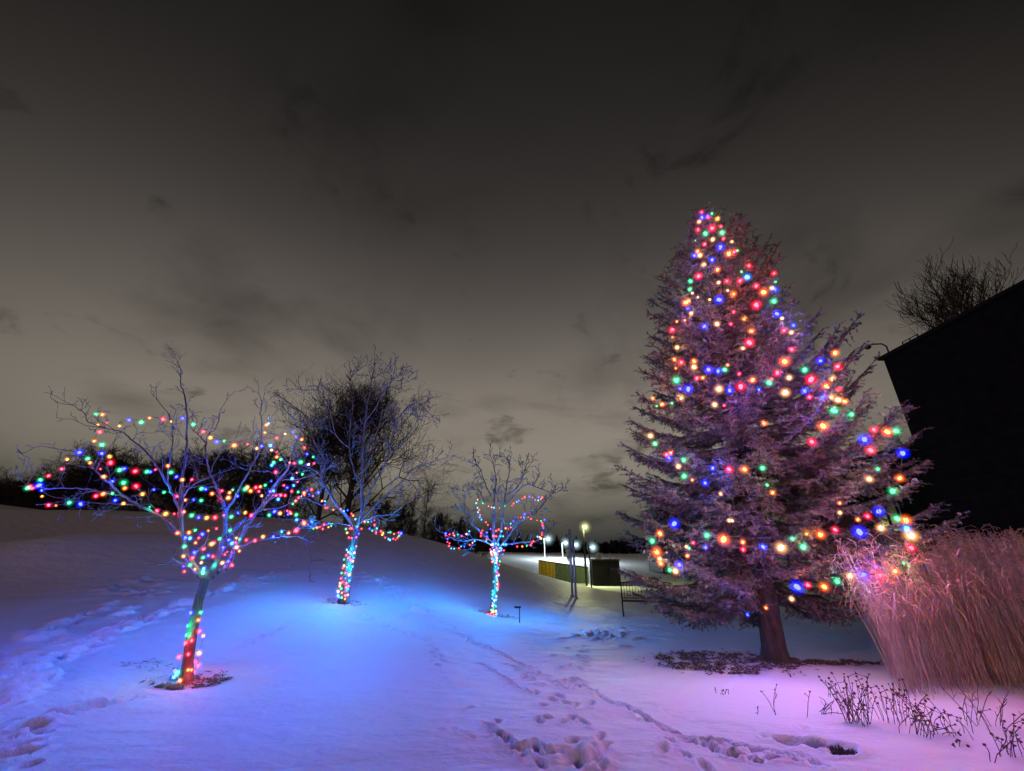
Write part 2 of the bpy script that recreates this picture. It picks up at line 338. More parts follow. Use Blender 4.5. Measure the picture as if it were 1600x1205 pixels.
# bowls melted round the trunks
for (px, py, Y, s) in ((290, 1066, 6.6, .45), (538, 937, 10.5, .4), (771, 961, 12.8, .35)):
    p = at(px, py, Y); dent(p[0], p[1], 0, s, s * .8, .03, .3, 1)
DZ = np.where(DZ < 0, -.12 * np.tanh(-DZ / .12), .08 * np.tanh(DZ / .08)); GZ += DZ
ny, nx = GX.shape
idx = np.arange(ny * nx).reshape(ny, nx)
F = np.stack([idx[:-1, :-1], idx[:-1, 1:], idx[1:, 1:], idx[1:, :-1]], -1).reshape(-1, 4)
def snow_mat():
    m = mat('snow', (.78, .80, .84), .55); t = m.node_tree; b = t.nodes['Principled BSDF']
    b.inputs['Specular IOR Level'].default_value = .25
    co = t.nodes['Texture Coordinate'] if 'Texture Coordinate' in t.nodes else t.nodes.new('ShaderNodeTexCoord')
    prev = None
    for s, st_, d in ((2.2, .6, .08), (11, .6, .02), (60, .7, .006), (220, .6, .003)):
        n = t.nodes.new('ShaderNodeTexNoise'); n.inputs['Scale'].default_value = s; n.inputs['Detail'].default_value = 5
        mp = t.nodes.new('ShaderNodeMapping'); mp.inputs['Rotation'].default_value = (0, 0, .5); mp.inputs['Scale'].default_value = (1, 2.0, 1)
        t.links.new(co.outputs['Object'], mp.inputs[0]); t.links.new(mp.outputs[0], n.inputs['Vector'])
        bp = t.nodes.new('ShaderNodeBump'); bp.inputs['Strength'].default_value = st_; bp.inputs['Distance'].default_value = d
        t.links.new(n.outputs[0], bp.inputs['Height'])
        if prev: t.links.new(prev.outputs[0], bp.inputs['Normal'])
        prev = bp
    t.links.new(prev.outputs[0], b.inputs['Normal'])
    return m
M['snow'] = snow_mat()
g = link('snow_ground', np_mesh('snow_ground', np.c_[GX.ravel(), GY.ravel(), GZ.ravel()], F), None, M['snow']); tag(g, kind='structure')
def surf(x, y):
    i = np.clip(np.searchsorted(ay, y), 1, ny - 1); j = np.clip(np.searchsorted(ax, x), 1, nx - 1); return float(GZ[i - 1:i + 1, j - 1:j + 1].mean())

# ---------------------------------------------------------------- light bulbs
COLS = dict(R=(1, .012, .06), O=(1, .20, .012), Y=(1, .42, .04), W=(1, .56, .26), G=(.0, .72, .22), B=(.008, .03, 1), C=(.02, .50, 1))
GLOWC = dict(R=(1, .0, .035), O=(1, .12, .0), Y=(1, .3, .01), W=(1, .38, .10), G=(.0, .42, .12), B=(.0, .008, 1), C=(.0, .16, .85))
PWR = dict(R=1.0, O=1.1, Y=.8, W=.9, G=.6, B=4.2, C=2.0)
PWR_SMALL = dict(R=.30, O=.12, Y=.10, W=.16, G=.7, B=11.0, C=7.0)
core_m = {}; halo_m = {}
for c, v in COLS.items():
    hot = tuple(.09 + .91 * x for x in v)
    core_m[c] = emit('lit_diode_' + c, hot, 5.0); halo_m[c] = halo_shell('bloom_halo_' + c, GLOWC[c], 1.5 if c != 'B' else 2.0, 4.0)
bulb_cache = {}
def bulb_mesh(kind, c, s):
    key = (kind, c, s)
    if key in bulb_cache: return bulb_cache[key]
    big = kind == 'big'
    rc = (.021 if big else .0135) * s; rs = (.080 if big else .048) * s
    parts = []; m = MB(); m.ball((0, 0, 0), rc, rc, rc * 1.45, 10, 8); n1 = len(m.f)
    m.ball((0, 0, 0), rs, rs, rs, 18, 12); n2 = len(m.f)  # outer sphere is an added lens halo, no part of the bulb
    m.rod((0, 0, rc * 1.2), (0, 0, rc * 1.2 + rc * 1.0), rc * .55, rc * .6, 8)
    me = bpy.data.meshes.new('bulb'); me.from_pydata(m.v, [], m.f); me.update()
    for mm in (core_m[c], halo_m[c], M['wire']): me.materials.append(mm)
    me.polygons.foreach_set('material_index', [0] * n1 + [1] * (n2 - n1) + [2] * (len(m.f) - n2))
    me.polygons.foreach_set('use_smooth', [True] * len(m.f)); bulb_cache[key] = me; return me
lamp_cache = {}
def bulb_light(kind, c, s, mul=1.0):
    if isinstance(mul, dict): mul = mul.get(c, 1.0)
    key = (kind, c, s, mul)
    if key not in lamp_cache:
        l = bpy.data.lights.new('bulb_light', 'POINT'); l.color = dict(COLS, B=(.0, .055, 1), C=(0, .36, 1), G=(0, .8, .35))[c]
        big_ = kind == 'big'; base = 2.0 * LP['big'] if kind == 'big' else .5 * LP['small']
        l.energy = base * (PWR if big_ else PWR_SMALL)[c] * s * s * mul; l.shadow_soft_size = .03 if kind == 'big' else .016; lamp_cache[key] = l
    return lamp_cache[key]
def make_string(name, label, kind, bulbs, gap=.9, mul=1.0, sag=.06):
    """bulbs: list of (pos, colour, size)"""
    P = np.array([b[0] for b in bulbs]); root = empty(name, P.mean(0), label, 'string lights', 'strings of coloured lights on the trees')
    o = P.mean(0)
    for p, c, s in bulbs:
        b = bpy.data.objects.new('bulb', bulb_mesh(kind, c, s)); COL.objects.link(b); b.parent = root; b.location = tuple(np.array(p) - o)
        b.scale = (random.uniform(.75, 1.2),) * 3
        b.rotation_euler = (random.uniform(-.9, .9), random.uniform(-.9, .9), random.uniform(0, 6))
        l = bpy.data.objects.new('bulb_light', bulb_light(kind, c, s, mul)); COL.objects.link(l); l.parent = root; l.location = tuple(np.array(p) - o)
    left = list(range(len(P))); cur = int(np.argmin(P[:, 0])); left.remove(cur); segs = []; r = .004 if kind == 'big' else .0025
    while left:
        d = np.linalg.norm(P[left] - P[cur], axis=1); k = left[int(np.argmin(d))]
        if d.min() < 99:
            pts = [P[cur] * (1 - t) + P[k] * t - np.array([0, 0, 1]) * sag * 4 * t * (1 - t) * d.min() + RNG.normal(0, .006, 3) + np.array([0, 0, .035]) for t in np.linspace(0, 1, 5)]
            for a, b in zip(pts[:-1], pts[1:]): segs.append((a - o, b - o, r, r))
        cur = k; left.remove(k)
    if segs: tube_obj('wire', segs, M['wire'], root, 4)
    return root
def parse(s, ox, oy, sc_):
    out = []
    for t in s.split(';'):
        t = t.strip()
        if not t: continue
        q = t.split(); c = q[0][0]; big = {'L': 1.35, 's': .62}.get(q[0][1:2], 1.0); x, y = map(float, q[1].split(','))
        out.append((ox + x / sc_, oy + y / sc_, c, big))
    return out
SPR = parse('R 400,155;G 515,168;B 463,198;B 402,212;R 470,215;Y 575,228;Y 370,260;RL 515,332;R 612,312;R 357,348;GL 440,390;GL 625,380;W 522,455;Rs 640,447;R 432,508;BL 605,543;Gs 330,470;Ws 735,480;O 355,585;B 318,632;W 380,630;OL 700,612;R 758,595;Gs 797,578;BL 515,682;W 422,735;OL 575,790;RL 365,862;R 925,745;Gs 840,812;CL 903,872;RL 825,913;R 678,917;Ws 587,932;G 275,918;G 270,1008;R 1200,832;Gs 1215,925;RL 1005,970;W 1175,995;B 1210,1012;OL 1085,1040;GL 1200,1140;OL 750,1060;Ws 687,1020;Ws 297,1050;Ws 353,1097;OL 222,1155;O 255,1135;BL 592,1122;Ws 488,1122;RL 1003,1180', 1040, 310, 7.086)
SPR += parse('B 525,110;W 550,148;Os 438,213;Os 500,203;Rs 882,137;Y 965,188;W 752,232;B 653,250;Rs 860,232;BL 1220,152;Ws 1260,188;B 1350,243;R 1275,282;W 1332,298;RL 400,280;Os 405,335;O 1020,288;RL 1003,377;W 440,415;Ws 955,422;O 418,508;R 473,530;O 572,522;W 572,568;Os 430,578;R 1333,430;OL 1280,525;BL 1560,520;GL 1437,590;GL 435,670;BL 685,588;B 760,600;G 812,588;Os 835,552;R 595,655;O 640,652;Rs 925,622;O 1030,670;GL 1158,690;Rs 1180,660;R 1222,613;W 1315,652;RL 1487,665;BL 527,740;Bs 463,738;WL 767,740;BL 850,752;RL 937,720;Bs 1080,745;WL 1285,768;BL 1438,755;R 1475,803;Bs 1580,803;O 250,812;WL 465,810;O 322,860;Gs 400,850;Gs 280,873;W 733,862;Rs 808,868;O 1118,1005;OL 1580,1030;RL 1492,1152;W 232,1105;G 267,1167', 970, 460, 5.0)
SPR += parse('OL 550,270;RL 570,382;W 530,482;OL 480,543;R 580,570;Ws 518,633;W 573,655;O 628,668;GL 540,742;G 685,773;R 867,898;O 975,915;G 1050,910;BL 790,978;R 840,1067;BL 1103,1090', 1200, 500, 5.24)
SPR += parse('O 425,148;R 392,165;B 415,197;G 538,213;W 493,268;G 543,350;Os 612,385;B 787,283;R 927,292;O 1060,293;G 1213,282;B 722,410;Gs 1253,427;Ws 855,503;Os 1300,493;BL 458,758;Ws 927,733;Ws 953,733;O 335,842;G 270,907;OL 308,1000;W 333,1058;O 342,1098;B 500,1110;G 418,1155;W 467,1163;G 737,858;OL 880,892;Rs 620,922;Ws 560,955;Gs 585,967;Bs 725,962;Os 570,1033;O 1045,917;R 1047,980;B 1218,957;WL 1372,963;Gs 1467,888', 970, 680, 5.478)
SPR += parse('Gs 940,72;W 867,157;OL 1128,150;GL 1068,260;Os 612,362;Ws 615,445;BL 950,433;R 852,475;Os 770,505;G 1105,495;OL 1180,510;BL 783,610;W 967,575;R 575,590;OL 450,632;Os 330,627;C 1187,582;WL 1222,640;R 1227,745;GL 303,738;Gs 1160,877;O 1088,945;R 958,980;B 820,975;W 703,985;G 592,1032;BL 250,1080;R 342,1065;O 480,1078;Ws 203,1183;Bs -175,1320;Os -16,1260', 1200, 720, 5.478)
T1L = parse('GL 690,155;O 747,160;Rs 785,232;Y 708,250;RL 722,315;Y 900,262;BL 985,207;GL 1095,228;O 1168,190;RL 1290,200;Ys 1360,222;BL 1465,193;O 672,397;GL 743,430;BL 540,500;BL 740,508;Y 810,537;G 615,555;O 635,592;RL 820,592;Y 432,562;Rs 728,648;GL 900,657;BL 942,645;RL 1040,668;GL 1145,672;B 1178,675;Rs 1220,655;O 1333,620;GL 1362,678;B 1410,718;Y 1462,745;Y 760,717;B 838,758;R 380,648;R 263,710;G 190,745;BL 178,795;B 202,840;R 97,805;G 75,820;R 117,822;Ys 205,893;RL 263,972;Os 330,975;GL 450,950;BL 550,962;GL 937,770;O 947,820;RL 1048,803;B 1207,833;G 1298,857;Y 1107,872;R 688,890;O 752,872;Gs 835,867;B 862,928;Y 935,957;Gs 1167,990;R 1237,1022;Y 1313,1050;Rs 1390,1050;RL 1420,890', 30, 620, 5.738)
T1G = parse('GL 315,260;R 407,328;Y 475,385;BL 535,423;G 603,417;OL 700,457;Rs 825,447;BL 957,463;Y 912,487;CL 1040,457;O 1003,265;Cs 1023,250;Os 988,338;R 1100,387;B 1253,332;Bs 1278,378;O 1335,402;R 1360,480;Ws 1178,350;W 1050,503;Rs 1102,517;O 1100,567;G 1137,590;G 1070,620;C 1052,645;R 1090,708;GL 1325,615;R 1265,628;Os 1220,620;B 1385,540;G 1443,567;R 1450,628;W 1400,637;B 1385,640;G 1340,730;CL 1243,770;Os 1287,715;Rs 1295,803;Bs 1048,795;R 1165,835;C 1258,835;B 1198,855;R 1240,890;G 1300,897;O 1357,907;R 1425,875;Bs 1385,887;B 1493,903;R 300,780;G 390,865;B 430,870;O 490,913;R 583,885;O 655,903;Gs 685,877;Y 643,953;R 558,970;B 730,935;GL 803,870;Y 823,850;O 853,887;R 902,855;O 945,847;R 930,890;G 990,833;Y 957,933;B 1037,890;C 1070,887;R 1093,930;R 1137,927;R 1178,930;CL 1112,965;O 237,973;B 317,970;G 388,977;O 228,1083;GL 298,1117;B 362,1137;Y 440,1140;RL 518,1137;Os 598,1115;G 672,1130;B 733,1095;Y 803,1092;R 858,1117;G 1027,1115;BL 1078,1080;Y 1130,1097;R 1222,1085;Rs 1197,1075;G 1283,1112;C 1287,1158;O 1357,1190;B 1425,1175', 250, 620, 6.024)
T1H = parse('OL 177,275;O 290,270;G 352,248;BL 423,287;Os 483,252;Rs 565,230;B 255,320;C 300,327;R 387,325;GL 245,410;O 355,373;R 437,435;Y 515,385;R 540,372;G 597,333;G 700,250;BL 687,345;CL 720,380;B 632,418;Ys 765,325;Gs 797,340;R 757,370;R 863,345;RL 950,350;Y 1030,312;B 1133,312;C 1217,263;O 1287,275;RL 1363,250;W 767,417;O 793,455;Rs 672,463;Rs 648,490;BL 342,468;Y 235,507;R 325,525;GL 430,520;B 483,500;R 530,510;W 413,572;G 300,595;B 237,607;R 243,660;Ys 350,638;CL 437,630;GL 430,670;G 543,600;W 623,573;B 683,555;R 720,597', 250, 790, 6.4)
T1T = parse('BL 470,347;G 565,343;O 543,415;G 442,470;R 550,520;G 430,557;Y 587,565;R 480,608;R 423,632;Y 547,727;R 447,738;R 360,762;Rs 515,803;R 538,843;O 447,885;O 477,885;GL 350,905;O 370,985;GL 335,930;CL 312,952;BL 322,895;Rs 505,905', 220, 900, 6.025)  # cyan and blue bulbs at the foot are added to colour the snow
T2A = parse('O 155,20;C 187,22;B 187,58;R 195,90;R 213,90;O 272,112;R 350,105;C 383,125;B 423,117;R 463,152;O 480,172;C 505,210;C 525,287;R 445,308;R 465,308;R 568,310;B 540,362;G 405,313;Y 418,352;R 437,403;R 465,407;R 513,400;R 177,262;B 223,253;G 252,280;O 222,293;R 163,312;R 130,292;O 103,300;G 65,310;B 8,268;Cs 40,232;O -120,20;R -90,-15;C -60,-30;R -30,-40;B 20,-50;R 60,-30;G -150,50;B -200,160;O -170,150;R -40,235', 480, 780, 6.694)
T2B = parse('O 602,238;G 637,238;B 672,235;Rs 702,222;R 703,268;B 652,310;G 680,330;C 728,307;R 720,350;R 772,337;Y 795,355;Y 785,372;R 815,403;C 850,418;C 865,427;R 900,415;R 945,405;G 962,383;R 955,350;BL 982,358;G 870,348;Os 908,365;Cs 847,350;Rs 925,425', 480, 780, 6.694)
T2T = parse('C 460,517;C 415,530;Os 515,493;W 430,555;C 455,570;W 492,562;R 407,587;R 435,615;C 487,613;R 460,637;O 478,650;G 385,632;W 385,697;C 438,693;C 475,705;R 373,722;C 457,733;C 418,715;G 360,773;R 397,770;YL 440,790;R 353,830;B 402,828;C 443,853;R 372,868;R 410,880;G 357,935;R 405,920;C 425,940;WL 323,965;CL 322,1010;O 363,980;RL 397,1010;W 425,1000;GL 360,1030;Y 345,880;Y 340,910;R 433,910;O 395,1045;BL 330,1025', 480, 780, 6.694)
T3L = parse('Ys 332,205;C 322,232;G 373,233;G 332,268;C 335,303;R 345,285;R 352,325;C 350,345;C 362,362;R 398,382;R 413,403;Os 418,257;Ys 442,265;C 461,268;Os 505,270;Gs 546,255;G 267,453;B 260,478;W 245,475;R 207,490;G 178,477;O 148,487;R 140,470;R 112,477;BL 82,470;R 82,487;B 97,515;R 95,538;R 112,547;R 108,568;C 125,588;C 148,590;R 187,587;C 203,572;B 228,572;R 270,560;Y 293,543;C 310,530', 680, 740, 5.02)
T3R = parse('Rs 603,252;R 615,235;C 640,223;B 655,213;Rs 682,197;R 702,185;B 740,180;Rs 763,187;Rs 785,207;C 808,210;B 813,183;R 838,188;Ys 830,200;BL 703,320;C 697,343;R 672,343;Rs 650,345;Rs 732,343;R 752,355;Rs 800,367;G 830,372;BL 857,362;R 840,388;B 848,427;R 843,408;R 837,465;R 835,482;W 820,500;C 803,495;W 830,510;R 770,528;R 757,545;R 750,560;G 718,567;O 683,572;R 643,573;B 603,555;B 612,373;G 592,393;R 592,423;O 553,430;Rs 575,435', 680, 740, 5.02)
T3C = parse('BL 435,435;B 343,443;R 370,448;R 360,468;R 358,490;B 405,463;B 408,493;R 403,515;C 400,530;R 478,450;R 498,440;C 520,453;R 457,490;R 478,492;C 513,492;C 533,492;C 555,555', 680, 740, 5.02)
_r = random.Random(4)
for i in range(46):
    t = _r.random(); w_ = 70 - 35 * t; T3C += parse('%s %f,%f' % (_r.choice('CCCWBRRBGW'), 482 + _r.uniform(-w_, w_), 548 + 150 * t), 680, 740, 5.02)
T3T = []
for i in range(38):
    t = (i + _r.random()) / 38; x = 480 - 15 * t + _r.uniform(-26, 24); T3T += parse('%s %f,%f' % ('R' if x > 484 and _r.random() < .6 else _r.choice('CGCCGBW'), x, 700 + 380 * t), 680, 740, 5.02)
T3T += parse('WL 452,1085;WL 475,1080;RL 435,1100;RL 410,1103;CL 480,1105;RL 460,1110;BL 490,1095', 680, 740, 5.02)

# ---------------------------------------------------------------- bare ornamental trees
def twig(P, d, ln, r, depth, out, up=.12, fork=3, wig=.32):
    n = max(2, int(ln / .11)); n = min(n, 7); step = ln / n; d = d / np.linalg.norm(d)
    for i in range(n):
        d = d + RNG.normal(0, wig, 3) * .6 + np.array([0, 0, up]); d /= np.linalg.norm(d)
        Q = P + d * step; r2 = r * (1 - .55 * (i + 1) / n); out.append((P, Q, r * (1 - .55 * i / n), r2)); P = Q
        if depth > 0 and RNG.random() < fork / n + .12:
            s = RNG.normal(0, 1, 3); s -= s.dot(d) * d; s /= np.linalg.norm(s) + 1e-9
            twig(P, d * .75 + s * .8, ln * RNG.uniform(.35, .65), max(r2 * .7, .0032), depth - 1, out, up, fork, wig)
def ornamental(label, base, limbs, trunk, Y0, twl, tw_n, depth=2, k0=.062, sprig=1.0, minr=.0035):
    b = at(*base, Y0); b[2] = surf(b[0], b[1]) - .02
    root = empty('bare_tree', b, label, 'tree', 'bare ornamental trees wrapped in lights')
    sam = []
    def smooth(pts, n=6):
        P = np.array(pts); out = []
        for i in range(len(P) - 1):
            p0 = P[max(i - 1, 0)]; p1 = P[i]; p2 = P[i + 1]; p3 = P[min(i + 2, len(P) - 1)]
            for j in range(n):
                t = j / n; out.append(.5 * ((2 * p1) + (-p0 + p2) * t + (2 * p0 - 5 * p1 + 4 * p2 - p3) * t * t + (-p0 + 3 * p1 - 3 * p2 + p3) * t ** 3))
        out.append(P[-1]); return np.array(out)
    tp = smooth([at(x, y, Y0) if i else b for i, (x, y) in enumerate(trunk)], 8); n = len(tp)
    segs = []
    for i in range(n - 1):
        ra = k0 * (1.45 - .45 * min(1, i / 5)) * (1 - .18 * i / n); rb = k0 * (1.45 - .45 * min(1, (i + 1) / 5)) * (1 - .18 * (i + 1) / n); segs.append((tp[i] - b, tp[i + 1] - b, ra, rb))
    tr = tube_obj('trunk', segs, M['trunk_bark'], root, 14)
    for p in tp: sam.append(p)
    fine = []
    for (dy0, dy1, r0, r1, pts) in limbs:
        m = len(pts); P = smooth([at(x, y, Y0 + dy0 + (dy1 - dy0) * i / (m - 1)) for i, (x, y) in enumerate(pts)], 5); n = len(P); ls = []
        P[1:-1] += RNG.normal(0, .006, (n - 2, 3))
        for i in range(n - 1):
            ls.append((P[i] - b, P[i + 1] - b, r0 + (r1 - r0) * i / (n - 1), r0 + (r1 - r0) * (i + 1) / (n - 1))); sam.append(P[i])
        sam.append(P[-1]); tube_obj('branch', ls, M['bark'], root, 8)
        # side twigs
        lens = np.linalg.norm(np.diff(P, axis=0), axis=1).sum(); cnt = int(lens * tw_n)
        for q in range(cnt):
            t = RNG.uniform(.18, 1) ** .8; i = min(int(t * (n - 1)), n - 2); d = P[i + 1] - P[i]; d /= np.linalg.norm(d)
            s = RNG.normal(0, 1, 3); s -= s.dot(d) * d; s /= np.linalg.norm(s); s[2] += .25
            twig(P[i] - b, d * .7 + s * .8, twl * RNG.uniform(.4, 1.15) * (1.1 - .4 * t), max(r1 * .8, minr * 1.4), depth, fine)
        twig(P[-1] - b, P[-1] - P[-2], twl * .9, max(r1, minr * 1.4), depth, fine)
    V, F_ = tubes([(a, c, max(x, minr), max(y, minr)) for a, c, x, y in fine], 4)
    link('twigs', np_mesh('twigs', V, F_), root, M['bark'])
    return root, np.array(sam)
tree1, S1 = ornamental('nearest bare tree on the left, with the widest spreading branches and a leaning trunk', (290, 1066), [
    (0, -.25, .045, .03, [(320, 905), (298, 878), (286, 845), (281, 800)]),
    (-.25, -.7, .026, .006, [(286, 840), (268, 822), (240, 801), (205, 783), (172, 757), (150, 735), (130, 713), (113, 705)]),
    (-.45, -.9, .012, .004, [(196, 777), (168, 771), (130, 764), (80, 763), (45, 760), (32, 748)]),
    (-.4, -.2, .011, .004, [(213, 788), (183, 788), (141, 785), (88, 778)]),
    (-.6, -.3, .010, .004, [(148, 733), (143, 731), (115, 726), (93, 722)]),
    (-.6, -.8, .008, .004, [(150, 735), (157, 720), (168, 704)]),
    (-.2, .7, .020, .005, [(282, 800), (271, 775), (251, 737), (227, 705), (204, 686), (187, 674), (166, 670), (134, 665)]),
    (.5, .8, .008, .004, [(166, 670), (138, 660), (132, 647), (118, 636), (103, 632)]),
    (-.25, .2, .024, .006, [(281, 802), (283, 765), (287, 735), (291, 706), (292, 666), (290, 626), (282, 600), (284, 580)]),
    (.05, .5, .013, .005, [(268, 768), (262, 746), (268, 706), (270, 673), (265, 650), (245, 623)]),
    (-.1, -.35, .013, .009, [(284, 785), (291, 769), (305, 756), (325, 747)]),
    (0, -.3, .040, .022, [(322, 905), (338, 878), (348, 845), (353, 803)]),
    (-.3, -.5, .022, .006, [(353, 803), (350, 790), (340, 766), (330, 743), (323, 720), (321, 693), (312, 681), (302, 674)]),
    (-.45, -.6, .009, .004, [(322, 698), (326, 680), (338, 668), (345, 640)]),
    (-.3, .35, .018, .006, [(353, 800), (366, 781), (376, 759), (391, 733), (404, 706), (409, 680), (407, 645), (409, 628)]),
    (-.4, -.1, .009, .004, [(330, 740), (334, 725), (343, 710), (355, 698), (372, 690)]),
    (0, .5, .045, .024, [(324, 904), (345, 893), (358, 880), (367, 855), (388, 819), (408, 793)]),
    (.5, .9, .024, .006, [(408, 793), (426, 763), (449, 733), (457, 710), (468, 680), (474, 660)]),
    (.2, -.5, .017, .005, [(370, 857), (394, 847), (416, 843), (437, 840), (469, 840), (477, 846), (484, 862)]),
    (.5, .4, .010, .004, [(406, 797), (436, 794), (454, 786), (469, 778), (497, 788)]),
    (.6, 1.0, .010, .004, [(435, 750), (470, 748), (505, 735)]),
    (.1, .5, .018, .010, [(356, 840), (380, 818), (410, 796)]),
    (.4, -.2, .009, .004, [(436, 745), (425, 738), (400, 737), (380, 733)]),
    (.6, .2, .009, .004, [(449, 733), (440, 715), (425, 700), (440, 680)]),
    ], [(290, 1066), (297, 1010), (308, 950), (321, 903)], 6.6, .36, 4.6, 2, .068)
tree2, S2 = ornamental('middle bare tree on the slope, trunk tightly wrapped in lights under a tall unlit crown', (537, 937), [
    (0, 0, .05, .010, [(556, 828), (566, 800), (565, 769), (567, 712), (571, 655), (580, 600), (585, 575)]),
    (0, .5, .042, .010, [(555, 830), (540, 806), (523, 784), (502, 746), (508, 723), (492, 693), (477, 651), (458, 635), (440, 622)]),
    (0, -.5, .026, .008, [(567, 800), (580, 765), (599, 731), (611, 693), (622, 655), (648, 630), (665, 640)]),
    (0, .6, .024, .008, [(565, 812), (592, 784), (626, 754), (649, 731), (685, 719)]),
    (0, -.6, .018, .007, [(560, 818), (590, 806), (613, 803), (636, 786)]),
    (0, -.7, .018, .007, [(550, 822), (520, 818), (490, 824), (458, 815)]),
    (0, .7, .024, .008, [(565, 765), (554, 738), (546, 700), (548, 660), (552, 630), (546, 595), (561, 578)]),
    (.1, .5, .018, .007, [(568, 705), (590, 672), (598, 635), (600, 612), (628, 600)]),
    (.2, -.3, .016, .007, [(503, 745), (490, 735), (465, 725), (440, 728)]),
    (0, -.6, .018, .007, [(545, 700), (525, 680), (515, 640), (500, 612), (480, 610)]),
    (0, -.5, .018, .007, [(570, 660), (585, 640), (605, 600), (615, 590)]),
    (.3, -.2, .015, .007, [(606, 715), (630, 690), (645, 668), (655, 650)]),
    (.3, .2, .015, .007, [(480, 660), (462, 655), (445, 640)]),
    ], [(537, 937), (543, 900), (550, 862), (557, 826)], 10.5, .50, 5.2, 3, .10, minr=.0055)
tree3, S3 = ornamental('smallest bare tree with its trunk and looping branches fully wrapped, standing right of the slope', (771, 961), [
    (0, .1, .045, .010, [(776, 858), (771, 836), (772, 810), (772, 780), (775, 750), (770, 722)]),
    (0, -.3, .036, .010, [(779, 858), (790, 845), (803, 827), (818, 813), (838, 800), (858, 775)]),
    (0, .3, .032, .009, [(777, 850), (784, 820), (787, 790), (791, 760), (796, 735), (793, 718)]),
    (0, -.4, .026, .008, [(773, 850), (752, 832), (738, 818), (732, 800), (724, 785)]),
    (0, .2, .026, .008, [(772, 853), (745, 843), (720, 846), (700, 838)]),
    (0, .3, .026, .008, [(786, 852), (815, 847), (840, 845), (856, 832)]),
    (0, .5, .022, .008, [(772, 812), (757, 785), (746, 765), (727, 768)]),
    (.1, -.4, .022, .008, [(786, 795), (805, 772), (822, 757), (845, 764), (866, 771)]),
    (0, .5, .020, .008, [(790, 775), (808, 762), (818, 742), (822, 728)]),
    (0, .2, .020, .008, [(772, 785), (760, 760), (752, 738), (744, 725)]),
    ], [(771, 961), (772, 925), (774, 885), (777, 856)], 12.8, .45, 6, 3, .085, minr=.0065)
def on_tree(lst, S, rad, wob=.02):
    pr = proj(S); out = []
    for px, py, c, s in lst:
        d = np.hypot(pr[:, 0] - px, pr[:, 1] - py); k = int(np.argmin(d)); Y = S[k, 1] - rad - RNG.uniform(0, wob)
        out.append((at(px, py, Y), c, s))
    return out
def sel(lst, f): return [b for b in lst if f(b[0], b[1])]
LS = 'small coloured lights '
make_string('light_string', 'string of ' + LS + 'round the leaning trunk of the nearest left tree, with added cyan and blue bulbs at its foot', 'small', on_tree(T1T, S1, .09), .6, mul=dict(R=4.5, O=2, Y=1, G=2.5, C=24, B=7))
make_string('light_string', 'string of ' + LS + 'clustered in the fork of the nearest left tree', 'small', on_tree(sel(T1H, lambda x, y: x < 366), S1, .05), .7, mul=1.5)
make_string('light_string', 'string of ' + LS + 'along the low right branch of the nearest left tree', 'small', on_tree(sel(T1H, lambda x, y: x >= 366), S1, .03), .7, mul=1.5)
make_string('light_string', 'string of ' + LS + 'over the outermost left branches of the nearest tree', 'small', on_tree(sel(T1L, lambda x, y: x < 175), S1, .03), .9, mul=1.5)
make_string('light_string', 'string of ' + LS + 'between the left and middle limbs of the nearest tree', 'small', on_tree(sel(T1L, lambda x, y: x >= 175), S1, .03), .9, mul=1.5)
make_string('light_string', 'string of ' + LS + 'across the centre limbs of the nearest left tree', 'small', on_tree(sel(T1G, lambda x, y: x < 385), S1, .03), .9, mul=1.5)
make_string('light_string', 'string of ' + LS + 'crowding the right side limbs of the nearest left tree', 'small', on_tree(sel(T1G, lambda x, y: x >= 385), S1, .03), .9, mul=1.5)
make_string('light_string', 'string of ' + LS + 'wound tightly up the trunk of the middle bare tree', 'small', on_tree(T2T, S2, .11), .6, mul=dict(R=1.2, O=.8, Y=.6, W=.6, G=2, C=4.5, B=3.2))
make_string('light_string', 'string of ' + LS + 'along the left limb of the middle bare tree', 'small', on_tree(T2A, S2, .05), .9)
make_string('light_string', 'string of ' + LS + 'looping off the right branch of the middle bare tree', 'small', on_tree(T2B, S2, .05), .9)
make_string('light_string', 'string of ' + LS + 'wound up the thin trunk of the smallest bare tree', 'small', on_tree(T3T, S3, .10), .6, mul=dict(R=1.2, O=.8, Y=.6, W=.6, G=2, C=4.5, B=3.2))
make_string('light_string', 'dense white looking knot of small lights in the fork of the smallest bare tree', 'small', on_tree(T3C, S3, .12), .6)
make_string('light_string', 'string of ' + LS + 'looping out left from the smallest bare tree', 'small', on_tree(T3L, S3, .05), .9)
make_string('light_string', 'string of ' + LS + 'looping out right from the smallest bare tree', 'small', on_tree(T3R, S3, .05), .9)

# ---------------------------------------------------------------- the big spruce
SB = at(1213, 1038, 7.8); SB[2] = surf(SB[0], SB[1]) - .03
dv = np.array([SB[0], SB[1]]); dv /= np.linalg.norm(dv); rv = np.array([dv[1], -dv[0]])
def lat_z(px, py):
    d = ray(px, py); t = SB[:2].dot(dv) / d[:2].dot(dv); P = np.array([0, 0, CAMZ]) + d * t; return (P[:2] - SB[:2]).dot(rv), P[2]
TOPLAT, TOPZ = lat_z(1103, 322)
def axl(z): return TOPLAT * max(0, z) / TOPZ
OL = [(330, 1088), (380, 1070), (440, 1036), (470, 1020), (520, 1018), (570, 1013), (630, 988), (690, 976), (730, 974), (790, 970), (850, 966), (900, 970), (950, 985), (985, 1055)]
OR_ = [(330, 1116), (355, 1182), (405, 1228), (450, 1232), (500, 1280), (520, 1338), (580, 1372), (630, 1372), (670, 1425), (705, 1482), (740, 1440), (790, 1425), (835, 1490), (880, 1440), (930, 1400), (975, 1365)]
def prof(lst, sgn):
    q = []
    for y, x in lst:
        l, z = lat_z(x, y); q.append((z, max(.06, sgn * (l - axl(z)))))
    q.sort(); return np.array(q)
